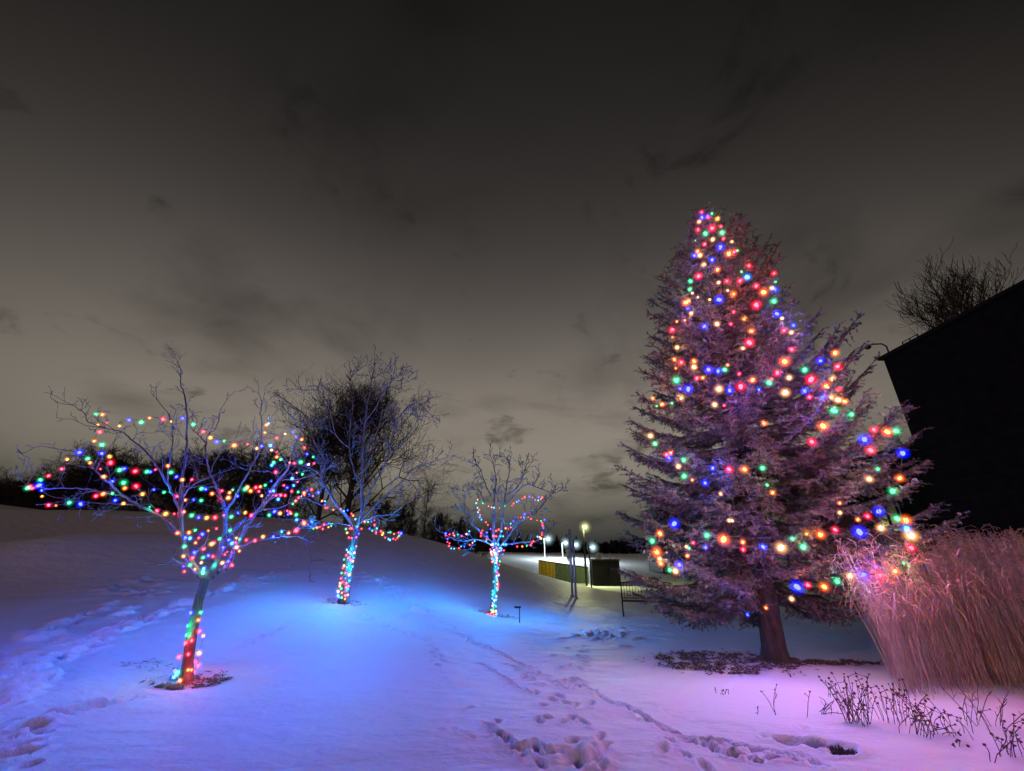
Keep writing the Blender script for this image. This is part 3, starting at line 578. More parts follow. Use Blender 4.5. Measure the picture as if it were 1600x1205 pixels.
PL, PR = prof(OL, -1), prof(OR_, 1)
def Rad(z, c):
    l = np.interp(z, PL[:, 0], PL[:, 1]); r = np.interp(z, PR[:, 0], PR[:, 1]); w_ = .5 + .5 * c
    w_ = w_ * w_ * (3 - 2 * w_); return (l * (1 - w_) + r * w_) * (.86 + .14 * c * c)
spruce = empty('spruce_tree', SB, 'tall shaggy spruce with large coloured bulbs all over and a bare lower trunk', 'tree')
tsegs = []; Z = np.linspace(0, TOPZ, 40)
for a, b_ in zip(Z[:-1], Z[1:]):
    ra = (.165 * (1 - a / TOPZ) ** .8 + .012) * (1 + .28 * math.exp(-a / .12)); rb = (.165 * (1 - b_ / TOPZ) ** .8 + .012) * (1 + .28 * math.exp(-b_ / .12))
    A = np.array([*(rv * axl(a)), a]); B = np.array([*(rv * axl(b_)), b_]); tsegs.append((A, B, ra, rb))
V, F_ = tubes(tsegs, 18)
V[:, :2] += RNG.normal(0, .004, (len(V), 2)); link('trunk', np_mesh('trunk', V, F_), spruce, M['spruce_bark'])
rs_ = [( np.array([math.cos(a), math.sin(a), 0]), l) for a, l in ((.4, .55), (1.9, .3), (3.0, .4), (4.2, .3), (5.4, .7))]
tube_obj('root_flare', [(d * .10 + np.array([0, 0, .12]), d * .26 + np.array([0, 0, .03]), .06, .045) for d, l in rs_] + [(d * .26 + np.array([0, 0, .03]), d * (l + .1) + np.array([0, 0, -.01]), .045, .015) for d, l in rs_], M['spruce_bark'], spruce, 8)
shA, shB, shD = [], [], []; wood = []
def shoot(A, B, dens=1.0): shA.append(A); shB.append(B); shD.append(dens)
H = TOPZ; zt = .32; nb = 0
while zt < H - .12:
    frac = zt / H; nbr = 9 if frac < .75 else 7
    th0 = RNG.uniform(0, 6.28)
    for k in range(nbr):
        th = th0 + k * 2 * math.pi / nbr + RNG.normal(0, .18); c = math.cos(th); z1 = zt + RNG.normal(0, .05)
        Lb = float(Rad(z1, c)) * (RNG.uniform(.74, 1.04) if k % 2 else RNG.uniform(.88, 1.06))
        clear = .25 * c - .97 * math.sin(th); lowest = float(np.interp(clear, [.5, .95], [.30, 1.2])) + (.15 if c > .5 else 0)
        if z1 < lowest: continue
        if Lb < .05: continue
        e = np.interp(frac, [0, .12, .35, .6, .8, 1], [-.22, -.12, .02, .30, .75, 1.3])
        e = e + (.22 if c > .4 and .3 < frac < .9 else 0)
        z0 = min(z1 - e * Lb + .06 * Lb, H - .05); z0 = max(z0, 1.0 + .2 * RNG.random())
        d2 = c * rv + math.sin(th) * dv; d3 = np.array([d2[0], d2[1], 0]); side = np.array([-d2[1], d2[0], 0])
        nseg = max(4, int(Lb / .10)); A0 = np.array([*(rv * axl(z0)), z0]); pts = []
        bend = RNG.normal(0, .06)
        for i in range(nseg + 1):
            s = i / nseg; zz = z0 + (z1 - z0) * s - .10 * Lb * math.sin(math.pi * s) * (1 if frac < .6 else .6) + .09 * Lb * (s ** 4)
            lat = rv * axl(z0); P = np.array([lat[0], lat[1], 0]) + d3 * Lb * s + side * Lb * bend * s * s; P[2] = zz; pts.append(P)
        r0 = .006 + .011 * Lb
        for i in range(nseg): wood.append((pts[i], pts[i + 1], r0 * (1 - .85 * i / nseg), r0 * (1 - .85 * (i + 1) / nseg)))
        for i in range(nseg):
            s = (i + .5) / nseg; D = pts[i + 1] - pts[i]; D /= np.linalg.norm(D)
            inner = s * Lb < .35 * Lb and Lb > 1.0
            if s * Lb < .18: continue
            shoot(pts[i], pts[i + 1])
            if inner and RNG.random() < .45: continue
            for sg in (-1, 1):
                for rep in ((0, 1) if frac < .45 or RNG.random() < .35 else (0,)):
                    P = pts[i] + (pts[i + 1] - pts[i]) * RNG.random()
                    ll = (.10 + .34 * (1 - s) ** .8 * min(Lb, 2.2) * .62) * RNG.uniform(.55, 1.2)
                    dr = D * .72 + side * sg * RNG.uniform(.45, .8) + np.array([0, 0, RNG.uniform(-.42, .06)]); dr /= np.linalg.norm(dr)
                    m = max(1, int(ll / .085)); Q = P
                    for j in range(m):
                        dr2 = dr + np.array([0, 0, -.10 * j / m]) + RNG.normal(0, .09, 3); dr2 /= np.linalg.norm(dr2); Q2 = Q + dr2 * ll / m
                        shoot(Q, Q2)
                        if j % 2 == 0 or m < 3: wood.append((Q, Q2, .0035, .0025))
                        for sg2 in (-1, 1):
                            if RNG.random() < .55:
                                pr_ = np.cross(dr2, [0, 0, 1.]); pr_ /= np.linalg.norm(pr_) + 1e-9
                                d4 = dr2 * .7 + pr_ * sg2 * .7 + np.array([0, 0, RNG.uniform(-.35, .1)]); d4 /= np.linalg.norm(d4)
                                shoot(Q2, Q2 + d4 * RNG.uniform(.05, .13))
                        Q = Q2
            if RNG.random() < .5 and frac < .8:     # hanging sprays
                P = pts[i]; ll = RNG.uniform(.08, .26); dr = np.array([RNG.normal(0, .2), RNG.normal(0, .2), -1]); dr /= np.linalg.norm(dr); shoot(P, P + dr * ll * .5); shoot(P + dr * ll * .5, P + dr * ll)
        nb += 1
    zt += .215 if frac < .75 else .16
for i in range(9):
    a = i * .7; P = np.array([*(rv * axl(H - .05 * i)), H - .05 * i]); shoot(P, P + np.array([math.cos(a) * .10, math.sin(a) * .10, .12]))
shoot(np.array([*(rv * TOPLAT), H - .2]), np.array([*(rv * TOPLAT), H + .03]))
A = np.array(shA); B = np.array(shB); ln = np.linalg.norm(B - A, axis=1); cnt = np.maximum(3, (ln * np.where(np.maximum(A[:, 2], B[:, 2]) > .45 * TOPZ, 210, 125)).astype(int))
ii = np.repeat(np.arange(len(A)), cnt); t = RNG.random(len(ii))[:, None]; D = (B - A)[ii]; D /= np.linalg.norm(D, axis=1, keepdims=True) + 1e-9
P = A[ii] * (1 - t) + B[ii] * t; s = RNG.normal(0, 1, P.shape); s -= (s * D).sum(1, keepdims=True) * D; s /= np.linalg.norm(s, axis=1, keepdims=True)
nd = D * RNG.uniform(.45, .9, (len(P), 1)) + s; nd /= np.linalg.norm(nd, axis=1, keepdims=True); nl = RNG.uniform(.024, .044, (len(P), 1)); wv = np.cross(nd, D); wv /= np.linalg.norm(wv, axis=1, keepdims=True) + 1e-9
nw = .0066
V = np.stack([P - wv * nw, P + wv * nw, P + nd * nl], 1).reshape(-1, 3); F_ = np.arange(len(V)).reshape(-1, 3)
print('spruce branches', nb, 'shoots', len(A), 'needles', len(P))
link('needles', np_mesh('needles', V, F_), spruce, M['needle'], smooth=False)
tube_obj('branches', wood, M['spruce_bark'], spruce, 5)
def on_spruce(px, py):
    d = ray(px, py); best = None
    for tt in np.linspace(4.0, 10.5, 260):
        Pp = np.array([0, 0, CAMZ]) + d * tt / np.linalg.norm(d[:2]); q = Pp[:2] - SB[:2]; l = q.dot(rv) - axl(Pp[2]); dd = q.dot(dv); rr_ = math.hypot(l, dd)
        if Pp[2] > TOPZ + .05 or rr_ < 1e-6: continue
        if rr_ < Rad(Pp[2], l / rr_) * .95: best = Pp; break
    if best is None:
        tt = SB[:2].dot(dv) / (d[:2].dot(dv)); best = np.array([0, 0, CAMZ]) + d * tt
    return best
bands = [(0, 470, 'round the narrow top of the spruce'), (470, 585, 'round the upper third of the spruce'), (585, 665, 'round the middle of the spruce above its widest part'),
         (665, 830, 'round the broad middle of the spruce'), (830, 1000, 'round the lowest skirt of the spruce, above the bare trunk')]
for y0, y1, tx in bands:
    lst = [(on_spruce(px, py), c, s) for px, py, c, s in SPR if y0 <= py < y1]
    make_string('light_string', 'string of large coloured bulbs ' + tx, 'big', lst, 1.3, sag=.1)

# ---------------------------------------------------------------- litter under the trees
def litter(name, label, cx, cy_, rx, ry, n, ln_, mt=None, ring=0):
    V = []; 
    for i in range(n):
        a = RNG.uniform(0, 6.28); r = math.sqrt(RNG.random()) ** .8; r = ring + (1 - ring) * r if ring else r
        if RNG.random() < .12: r *= 1.3
        x = cx + math.cos(a) * rx * r; y = cy_ + math.sin(a) * ry * r
        if vnoise(np.array([x]), np.array([y]), 10, 12)[0] + .5 * vnoise(np.array([x]), np.array([y]), 19, 13)[0] < -.30 + .34 * r: continue
        z = surf(x, y) + RNG.uniform(.002, .025)
        th = RNG.uniform(0, 6.28); ln = ln_; l = ln * RNG.uniform(.4, 1.7); d = np.array([math.cos(th), math.sin(th), RNG.uniform(-.1, .45)]) * l; wv_ = np.array([-math.sin(th), math.cos(th), RNG.uniform(-.5, .5)]) * l * .09
        P = np.array([x, y, z]); V += [P - d / 2, P + wv_, P + d / 2, P - wv_]
    V = np.array(V); o = link(name, np_mesh(name, V, np.arange(len(V)).reshape(-1, 4)), None, mt or M['litter'], smooth=False); return tag(o, label, 'leaf litter', None, 'stuff')
b1 = at(290, 1066, 6.6); b2 = at(537, 937, 10.5); b3 = at(771, 961, 12.8)
litter('leaf_litter', 'patch of dead leaves and grass round the foot of the nearest left tree', b1[0] + .12, b1[1] - .05, .5, .26, 1500, .08)
litter('leaf_litter', 'thin dark patch of grass in the snow left of the nearest tree trunk', b1[0] - .75, b1[1] + .35, .42, .16, 260, .05)
litter('leaf_litter', 'small patch of dead leaves round the foot of the middle bare tree', b2[0] + .05, b2[1] - .05, .5, .3, 380, .06)
litter('leaf_litter', 'small patch of dead leaves round the foot of the smallest bare tree', b3[0] + .1, b3[1] - .05, .5, .3, 380, .07)
litter('needle_litter_or_shade', 'wide dark bed of fallen needles and twigs beneath the spruce', SB[0] - .75, SB[1] + .05, 1.15, .8, 6500, .075)
litter('needle_litter_or_shade', 'narrow dark strip of twigs laid as the cast shadow right of the spruce trunk', SB[0] + .75, SB[1] - .12, .8, .2, 1600, .08)  # twigs strewn to darken the snow where the trunk casts its shadow

# ---------------------------------------------------------------- tall ornamental grass
def grass_stand(label, x0, x1, y0, y1, n, h=1.75, n_leaf=2, plumes=()):
    cx, cy_ = (x0 + x1) / 2, (y0 + y1) / 2; root = empty('ornamental_grass', (cx, cy_, surf(cx, cy_)), label, 'grass', 'stands of tall dry ornamental grass')
    o = np.array(root.location); stems = []; LV = []; LF = []
    clumps = [(RNG.uniform(x0, x1), RNG.uniform(y0, y1), RNG.uniform(.10, .32)) for _ in range(max(6, int((x1 - x0) * (y1 - y0) * 11)))]
    for i in range(n):
        c = clumps[RNG.integers(len(clumps))]; x = c[0] + RNG.normal(0, c[2]) * .7; y = c[1] + RNG.normal(0, c[2]) * .7; 
        if x < .765 * y + .12 + .12 * math.sin(y * 9): continue
        hh = h * RNG.uniform(.7, 1.08); lean = np.array([-.085 + RNG.normal(0, .095), -.03 + RNG.normal(0, .07)]); curve = RNG.uniform(0, .12)
        P = np.array([x, y, surf(x, y) - .01]); pts = []
        for k in range(7):
            s = k / 6; pts.append(P + np.array([lean[0] * hh * s - curve * s ** 3, lean[1] * hh * s, hh * s * (1 - .04 * s)]))
        r = RNG.uniform(.0026, .0050)
        for k in range(6): stems.append((pts[k] - o, pts[k + 1] - o, r * (1 - .09 * k), r * (1 - .09 * (k + 1))))
        for q in range(n_leaf):
            k0 = RNG.uniform(.62, 1.0); Q = P + np.array([lean[0] * hh * k0 - curve * k0 ** 3, lean[1] * hh * k0, hh * k0]); th = RNG.normal(math.pi, 1.7); L_ = RNG.uniform(.12, .45)
            hd = np.array([math.cos(th), math.sin(th) * .8, 0]); up = RNG.uniform(.4, 1.1); wd = RNG.uniform(.004, .009); sd = np.array([-hd[1], hd[0], 0]); b = len(LV)
            for j in range(6):
                s = j / 5; R_ = Q + hd * L_ * s * .8 + np.array([0, 0, 1]) * L_ * (up * s - (up + .45) * s * s * 1.0) + RNG.normal(0, .008, 3); ww = wd * (1 - .8 * s)
                LV.append(R_ - sd * ww - o); LV.append(R_ + sd * ww + np.array([0, 0, ww]) - o)
            for j in range(5): LF.append((b + 2 * j, b + 2 * j + 1, b + 2 * j + 3, b + 2 * j + 2))
    tube_obj('stems', stems, M['grass'], root, 3); link('leaves', np_mesh('leaves', np.array(LV), np.array(LF)), root, M['grass'])
    for (px, py, Y) in plumes:
        T = at(px, py, Y) - o; m = MB(); m.rod(T - np.array([-.06, 0, .5]), T, .003, .003, 5)
        for j in range(60):
            s = RNG.random(); a = RNG.uniform(0, 6.28); p0 = T + np.array([.0, 0, -.05 + .13 * s]); rr_ = .028 * math.sin(math.pi * min(1, s + .12)) + .004
            m.rod(p0, p0 + np.array([math.cos(a) * rr_, math.sin(a) * rr_, .045]), .003, .001, 3)
        m.build('plume', M['grass'], root)
    return root
grass_stand('wide left stand of tall dry ornamental grass leaning beside the spruce', 4.7, 6.1, 6.2, 8.0, 1900, 1.72, 3, [(1504, 862, 6.9)])
grass_stand('taller right stand of dry ornamental grass cut by the right edge of the photo', 6.2, 9.2, 6.05, 8.2, 1900, 1.86, 3, [(1583, 835, 6.9)])
# a lone stem on the left side of the grass
# ---------------------------------------------------------------- foreground dead perennials
head_mesh = {}
def weed(label, px, py, h, spread, n, heads=True, name='dead_perennial', curl=.25, hr=.011, fx=0):
    p = hit(px, py); p[2] = surf(p[0], p[1]); root = empty(name, p, label, 'plant', 'dead stalks poking out of the snow')
    heads_at = []
    for i in range(n):
        segs = []
        a = RNG.uniform(0, 6.28); b = np.array([math.cos(a) * spread * RNG.random() * .5, math.sin(a) * spread * RNG.random() * .35, -.03]); P = b.copy()
        d = np.array([RNG.normal(fx, .30), RNG.normal(0, .25), 1.0]); hh = h * RNG.uniform(.45, 1.1); m = 5
        for k in range(m):
            d = d / np.linalg.norm(d); Q = P + d * hh / m; segs.append((P, Q, .0034, .0028)); P = Q; d = d + RNG.normal(0, curl, 3) * .6 * np.array([1, 1, .6])
            if k >= 1 and RNG.random() < .38:
                s = np.array([RNG.normal(0, .9), RNG.normal(0, .7), RNG.uniform(.2, 1)]); s /= np.linalg.norm(s); E = P + s * hh * RNG.uniform(.12, .28); segs.append((P, E, .0026, .002))
                if heads and RNG.random() < .7: heads_at.append((E, hr * RNG.uniform(.6, 1)))
        if heads: heads_at.append((P, hr * RNG.uniform(.7, 1.15)))
        tube_obj('stem', segs, M['weed'], root, 4)
    if heads_at:
        if 'me' not in head_mesh:
            hm = MB().ball((0, 0, 0), 1, 1, .85, 8, 6); [hm.rod((math.cos(a), math.sin(a), 0), (math.cos(a) * 1.5, math.sin(a) * 1.5, .5), .12, .03, 4) for a in np.arange(0, 6.2, .9)]
            me = bpy.data.meshes.new('seed_head'); me.from_pydata(hm.v, [], hm.f); me.update(); me.materials.append(M['weed']); head_mesh['me'] = me
        for E, r_h in heads_at[:95]:
            hb = bpy.data.objects.new('seed_head', head_mesh['me']); COL.objects.link(hb); hb.parent = root; hb.location = tuple(E); hb.scale = (r_h,) * 3; hb.rotation_euler = (RNG.normal(0, .5), RNG.normal(0, .5), 0)
    return root
weed('densest dark clump of dead seed heads in the foreground snow', 1342, 1132, .46, .28, 34, fx=.05)
weed('looser clump of dead seed heads just right of the densest clump', 1400, 1128, .40, .4, 18, fx=.12)
weed('curling dead stems with few seed heads in front of the grass', 1437, 1150, .40, .4, 14, fx=.25, curl=.5)
weed('tangled low dead stems between the seed heads and the right bare sticks', 1490, 1155, .34, .5, 14, fx=.2, curl=.6)
weed('upright bare sticks in the snow at right, below the grass', 1548, 1142, .42, .45, 14, heads=False, fx=-.05)
weed('dead stalks with bent heads at the far right edge of the snow', 1590, 1190, .34, .3, 12, fx=.1, curl=.5)
weed('single forked dead stalk near the bottom right corner', 1550, 1200, .26, .03, 2, fx=.3)
weed('pair of seed heads lying low on the snow near the bottom right', 1505, 1176, .08, .16, 4, fx=.3, curl=.7)
weed('very thin broken stems at the left end of the dead clumps', 1285, 1118, .24, .25, 7, heads=False, fx=.35, curl=.6)
weed('tall lone dead stem with a small head left of the dead clumps', 1259, 1126, .36, .02, 1, hr=.009)
weed('forked thin dead stem standing in front of the spruce', 1212, 1118, .34, .06, 3, hr=.007, fx=-.2)
weed('short single stick in the snow in front of the spruce', 1182, 1119, .18, .01, 1, hr=.005)
weed('few tiny twigs in the snow left of the spruce needle bed', 1128, 1086, .08, .3, 6, hr=.008)
weed('lone seed stalk standing between the spruce and the dark clump', 1296, 1090, .30, .05, 2, hr=.008)
p = hit(1317, 1180); root = empty('plant_stub', (p[0], p[1], surf(p[0], p[1])), 'small black matted plant stub sunk in a hollow of the foreground snow', 'plant')
m = MB()
for i in range(240):
    q = np.array([RNG.normal(0, .05), RNG.normal(0, .035), RNG.uniform(0, .06)]); d = RNG.normal(0, 1, 3); d /= np.linalg.norm(d); d[2] = abs(d[2]); m.rod(q, q + d * .045, .006, .002, 4)
m.build('matted_leaves', M['weed'], root)

# ---------------------------------------------------------------- snow field markers and posts
p = hit(812, 975); root = empty('garden_stake', p, 'small dark garden stake light right of the smallest bare tree', 'stake')
MB().rod((0, 0, -.05), (0, 0, .36), .012, .012).build('post', M['plastic'], root); MB().box((-.05, 0, .37), (.16, .07, .045), .2).build('head', M['plastic'], root, bevel=.01)
def post(label, px, pyb, Y, top, r, name='metal_post', mt='steel', grp=None):
    b = at(px, pyb, Y); b[2] = surf(b[0], b[1]); root = empty(name, b, label, 'post', grp)
    MB().rod((0, 0, -.1), (0, 0, top), r, r, 14).build('pole', M[mt], root, True); MB().rod((0, 0, 0), (0, 0, .04), r * 2.2, r * 1.9, 14).build('foot', M[mt], root, True)
    MB().ball((0, 0, top), r * 1.05, None, r * .5, 14, 6).build('cap', M[mt], root, True); return root
post('taller left one of a pair of slim grey posts behind the bare trees', 894.5, 932, 20, 2.72, .055)
post('slightly shorter right one of a pair of slim grey posts behind the bare trees', 900, 934, 19.6, 2.35, .05)
def lamp_mat(name, c, s): return emit(name, c, s)
white = lamp_mat('cold_lamp_lens', (.88, .97, 1), 14); yellow_l = lamp_mat('warm_lamp_lens', (.95, 1, .55), 14)
def street_lamp(label, px, pyb, pyt, Y, power, col, lens, pr, head=True, arm=.5, mt='steel', halo=None, hs=1.0):
    b = at(px, pyb, Y); t_ = at(px, pyt, Y); g_ = surf(b[0], b[1]); b[2] = min(g_, b[2]); hgt = t_[2] - b[2]
    root = empty('street_lamp', b, label, 'street lamp', 'street lamps in the distance')
    MB().rod((0, 0, -.2), (0, 0, hgt), pr * 1.2, pr, 10).build('pole', M[mt], root, True)
    h = MB(); h.rod((0, 0, hgt - .05), (arm, -.15, hgt + .05), pr * .6, pr * .5, 8); h.box((arm + .18, -.15, hgt + .1), (.7 * hs, .3 * hs, .12)); h.build('lamp_head', M['post'], root, bevel=.02)
    MB().ball((arm + .18, -.22, hgt - .05), .24 * hs, .24 * hs, .17 * hs, 12, 8).build('lens', lens, root, True)
    if halo: MB().ball((arm + .18, -.3, hgt - .05), 1.25 * hs, None, None, 20, 14).build('glare', halo, root, True)  # added sphere whose emission imitates lens glare round the lamp
    l = bpy.data.lights.new('street_light', 'POINT'); l.energy = power; l.color = col; l.shadow_soft_size = .25
    lo = bpy.data.objects.new('street_light', l); COL.objects.link(lo); lo.parent = root; lo.location = (arm + .18, -.5, hgt - .5); return root
sh_w = halo_shell('cold_glare', (.55, .85, .95), .6, 4.5); sh_y = halo_shell('warm_glare', (.8, .9, .25), .6, 4.5)
CW = (.78, .95, 1.0)
street_lamp('leftmost cold white street lamp, beside the end of the light loop', 851, 873, 843, 74, 9000, CW, white, .13, halo=sh_w, mt='sap', arm=.7) if False else None
for lab, px, pyb, pyt, Y in (('leftmost cold white street lamp, close to the end of the light loop', 851, 872, 842, 74), ('second cold white street lamp from the left, just left of the grey post pair', 879, 871, 848, 80),
                             ('third cold white street lamp from the left, touching the grey post pair', 896, 874, 851, 84), ('rightmost cold white street lamp, right of the warm yellow lamp', 922, 886, 855, 76)):
    street_lamp(lab, px, pyb, pyt, Y, 1500, CW, white, .085, halo=sh_w, arm=.45, mt='steel')
street_lamp('tall nearer street lamp on a dark pole with a warm yellow head', 917, 920, 823, 42, 1500, (.95, 1, .45), yellow_l, .09, arm=-.05, mt='black', halo=sh_y, hs=.6)
post('plain dark pole just right of the warm yellow street lamp', 924, 914, 34, 3.0, .055, 'dark_pole', 'post')
# board fence / enclosure
def board_wall(label, pts, h, mts, Yn, name='board_fence'):
    b0 = at(*pts[0][:2], pts[0][2]); root = empty(name, (b0[0], b0[1], b0[2]), label, 'fence'); o = np.array(b0)
    for (p0, p1, mt) in zip(pts[:-1], pts[1:], mts):
        A = at(*p0[:2], p0[2]) - o; B = at(*p1[:2], p1[2]) - o; ln_ = np.linalg.norm((B - A)[:2]); ang = math.atan2(B[1] - A[1], B[0] - A[0]); n = int(ln_ / .28); m = MB()
        for i in range(n):
            t = (i + .5) / n; c = A + (B - A) * t; off = .03 if i % 2 else 0; m.box((c[0] - math.sin(ang) * off, c[1] + math.cos(ang) * off, c[2] + h / 2 - .3), (ln_ / n * .96, .05, h + .6), ang)
        m.build('board_panel', M[mt], root); c = (A + B) / 2
        r_ = MB(); V0 = A + np.array([0, 0, h + .03]); V1 = B + np.array([0, 0, h + .03]); r_.rod(V0, V1, .06, .06, 4); r_.build('top_rail', M['black'] if mt != 'yellow' else M['green'], root)
    return root
board_wall('distant board fence, yellow lit at its left end and green to the right', [(842, 896, 50), (868, 901, 48), (920, 910, 46)], 1.3, ['yellow', 'green'], 0)
# black shed
b = at(951, 917, 42); root = empty('black_shed', (b[0], b[1], b[2] - .1), 'low black steel shed right of the distant board fence', 'shed')
MB().box((0, 1.2, 1.15), (2.5, 2.6, 2.3), -.1).build('wall', M['black'], root, bevel=.02)
MB().box((0, 1.2, 2.36), (2.7, 2.8, .1), -.1).build('roof', M['trim'], root, bevel=.01)
m = MB(); [m.box((-1.1 + i * .275, -.14 - .0275 * (i - 4) * -1, 1.15), (.05, .05, 2.2), -.1) for i in range(9)]; m.build('ribs', M['black'], root)
# bench
bp_ = at(1012, 938, 15.0); bz = surf(bp_[0], bp_[1]); root = empty('park_bench', (bp_[0], bp_[1], bz), 'black metal slatted bench half hidden behind the left branches of the spruce', 'bench'); root.rotation_euler = (0, 0, -.25)
W_ = .8
for sx in (-1, 1):
    l1 = MB(); l1.path([(sx * W_, -.26, 0), (sx * W_, -.24, .43)], .022).path([(sx * W_, -.26, .01), (sx * W_, .24, .01)], .018); l1.build('leg', M['black'], root)
    l2 = MB(); l2.path([(sx * W_, .24, 0), (sx * W_, .18, .43), (sx * W_, .3, .95)], .022); l2.build('leg', M['black'], root)
    a_ = MB(); a_.path([(sx * W_, -.24, .43), (sx * W_, -.26, .66), (sx * W_, .22, .68)], .02); a_.build('armrest', M['black'], root)
s_ = MB(); [s_.box((0, -.24 + .09 * i, .44), (1.62, .055, .025)) for i in range(5)]; s_.build('seat', M['black'], root)
k_ = MB(); k_.path([(-W_ + .8 * 2 * i / 8, .3, .95 + .06 * math.sin(math.pi * i / 8)) for i in range(9)], .02); k_.path([(-W_, .19, .5), (W_, .19, .5)], .018)
[k_.rod((-W_ + .09 * (i + 1), .19, .5), (-W_ + .09 * (i + 1), .3, .95 + .06 * math.sin(math.pi * (i + 1) / 18)), .009, .009, 5) for i in range(17)]; k_.build('backrest', M['black'], root)

# ---------------------------------------------------------------- buildings
def window(root, x, y, z, w_, h_, axis='x'):
    f = MB(); d = .06
    for sy, sz, ww, hh in ((-1, 0, .07, h_), (1, 0, .07, h_), (0, -1, w_ + .07, .07), (0, 1, w_ + .07, .07), (0, 0, .05, h_ - .07)):
        f.box((x - .04, y + sy * w_ / 2, z + sz * h_ / 2), (.1, ww, hh - (.0 if sy == 0 else .07)))
    fo = f.build('window', M['trim'], root); g_ = MB().box((x - .012, y, z), (.03, w_ - .02, h_ - .02)).build('pane', M['glass'], fo); return fo
BX = 16.5; BH = 9.6
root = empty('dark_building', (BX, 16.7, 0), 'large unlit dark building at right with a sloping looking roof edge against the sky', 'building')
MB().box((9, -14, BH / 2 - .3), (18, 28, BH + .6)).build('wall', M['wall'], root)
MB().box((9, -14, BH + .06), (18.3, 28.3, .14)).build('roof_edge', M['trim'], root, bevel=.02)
m = MB(); [m.box((-.004, -14, .5 + .6 * i), (.014, 28, .012)) for i in range(15)]; m.build('cladding_seams', M['trim'], root)
for yy in (-4.4,): window(root, 0, yy, 5.0, .8, .7)
r_ = MB()
for k in range(3): r_.rod((.4, -.7 - k * .35, BH + .1), (.4, -.7 - k * .35, BH + .5), .022, .022, 6)
r_.rod((.4, -.7, BH + .48), (.4, -1.4, BH + .48), .02, .02, 6); r_.build('roof_railing', M['trim'], root)
sl = MB(); sl.path([(.15, -.2, BH + .1), (.15, -.2, BH + .55), (0, -.18, BH + .68), (-.35, -.1, BH + .7), (-.55, -.1, BH + .62)], .03).ball((-.6, -.1, BH + .55), .13, .13, .1, 10, 6); sl.build('roof_lamp', M['trim'], root, True)
root = empty('low_wing', (20.8, 20, 0), 'lower unlit wing of dark building seen behind the right side of the spruce', 'building')
MB().box((6, 3.2, 3.2), (12, 12.4, 7.2)).build('wall', M['wall'], root); MB().box((6, 3.2, 6.86), (12.3, 12.7, .14)).build('roof_edge', M['trim'], root)
window(root, 0, 0, 3.4, 1.4, 1.4); window(root, 0, 4, 3.4, 1.4, 1.4)
b = at(1052, 860, 60); root = empty('distant_building', (b[0], b[1], .0), 'small dark flat roofed building far behind the left branches of the spruce', 'building')
MB().box((1.5, 3, 3.4), (6.5, 6, 8.2)).build('wall', M['black'], root); MB().box((2.7, 3, 8.1), (3.9, 5, 1.2)).build('roof_box', M['black'], root); MB().box((1.5, 3, 7.52), (6.7, 6.2, .1)).build('roof_edge', M['trim'], root)

# ---------------------------------------------------------------- background trees
def bushy(label, px, pyt, Y, width, trunk_r=.15, n=9, depth=4, name='bare_tree', mt='twig_dark', lo=.12, up=.10, minr=.02, group=None, cat='tree', px_base=None, dens=1.0):
    t_ = at(px, pyt, Y); b = np.array([t_[0], Y, surf(t_[0], Y) - .1]); H_ = t_[2] - b[2]; root = empty(name, b, label, cat, group); tr = []; fi = []
    P = np.zeros(3); k = 8; stem = [P]
    for i in range(k):
        P = P + np.array([RNG.normal(0, .007) * H_, RNG.normal(0, .007) * H_, H_ * .78 / k]); tr.append((stem[-1], P, trunk_r * (1 - .8 * i / k), trunk_r * (1 - .8 * (i + 1) / k))); stem.append(P)
    def rec(P, d, ln_, r, dep):
        m = 3
        for i in range(m):
            d = d + RNG.normal(0, .16, 3) + np.array([0, 0, up]); d /= np.linalg.norm(d); Q = P + d * ln_ / m; fi.append((P, Q, max(r * (1 - .25 * i), minr * .5), max(r * (1 - .25 * (i + 1)), minr * .4))); P = Q
            if dep > 0:
                for q in range(2 if RNG.random() < .6 * dens else 1):
                    s = RNG.normal(0, 1, 3); s -= s.dot(d) * d; s /= np.linalg.norm(s) + 1e-9; rec(P, d * .7 + s * .75, ln_ * RNG.uniform(.5, .78), r * .55, dep - 1)
    for i in range(n):
        f_ = lo + (1 - lo) * (i + RNG.random()) / n; q = stem[min(int(f_ * k), k)]; a = i * 2.4 + RNG.normal(0, .3)
        el = np.interp(f_, [0, 1], [.35, 1.6]); rr_ = width / 2 * (.9 - .45 * f_)
        rec(q, np.array([math.cos(a), math.sin(a), el]), (rr_ * (1 - f_ * f_) + .17 * H_ * f_ * f_) * (1.0 + .35 * el) * .62, trunk_r * .4, depth)
    tube_obj('trunk', tr, M[mt], root, 7); tube_obj('branches', fi, M[mt], root, 3); return root
GB = 'dark bare trees behind the snow ridge'
bushy('big rounded bare tree directly behind the middle bare tree', 572, 605, 27, 13.5, .2, 22, 4, lo=.15, up=.16, minr=.015, group=GB, dens=.85)
bushy('second rounded bare tree adjoining the left side of the big rounded tree', 525, 645, 28.5, 9.5, .18, 15, 4, lo=.12, up=.14, minr=.015, group=GB, dens=1.0)
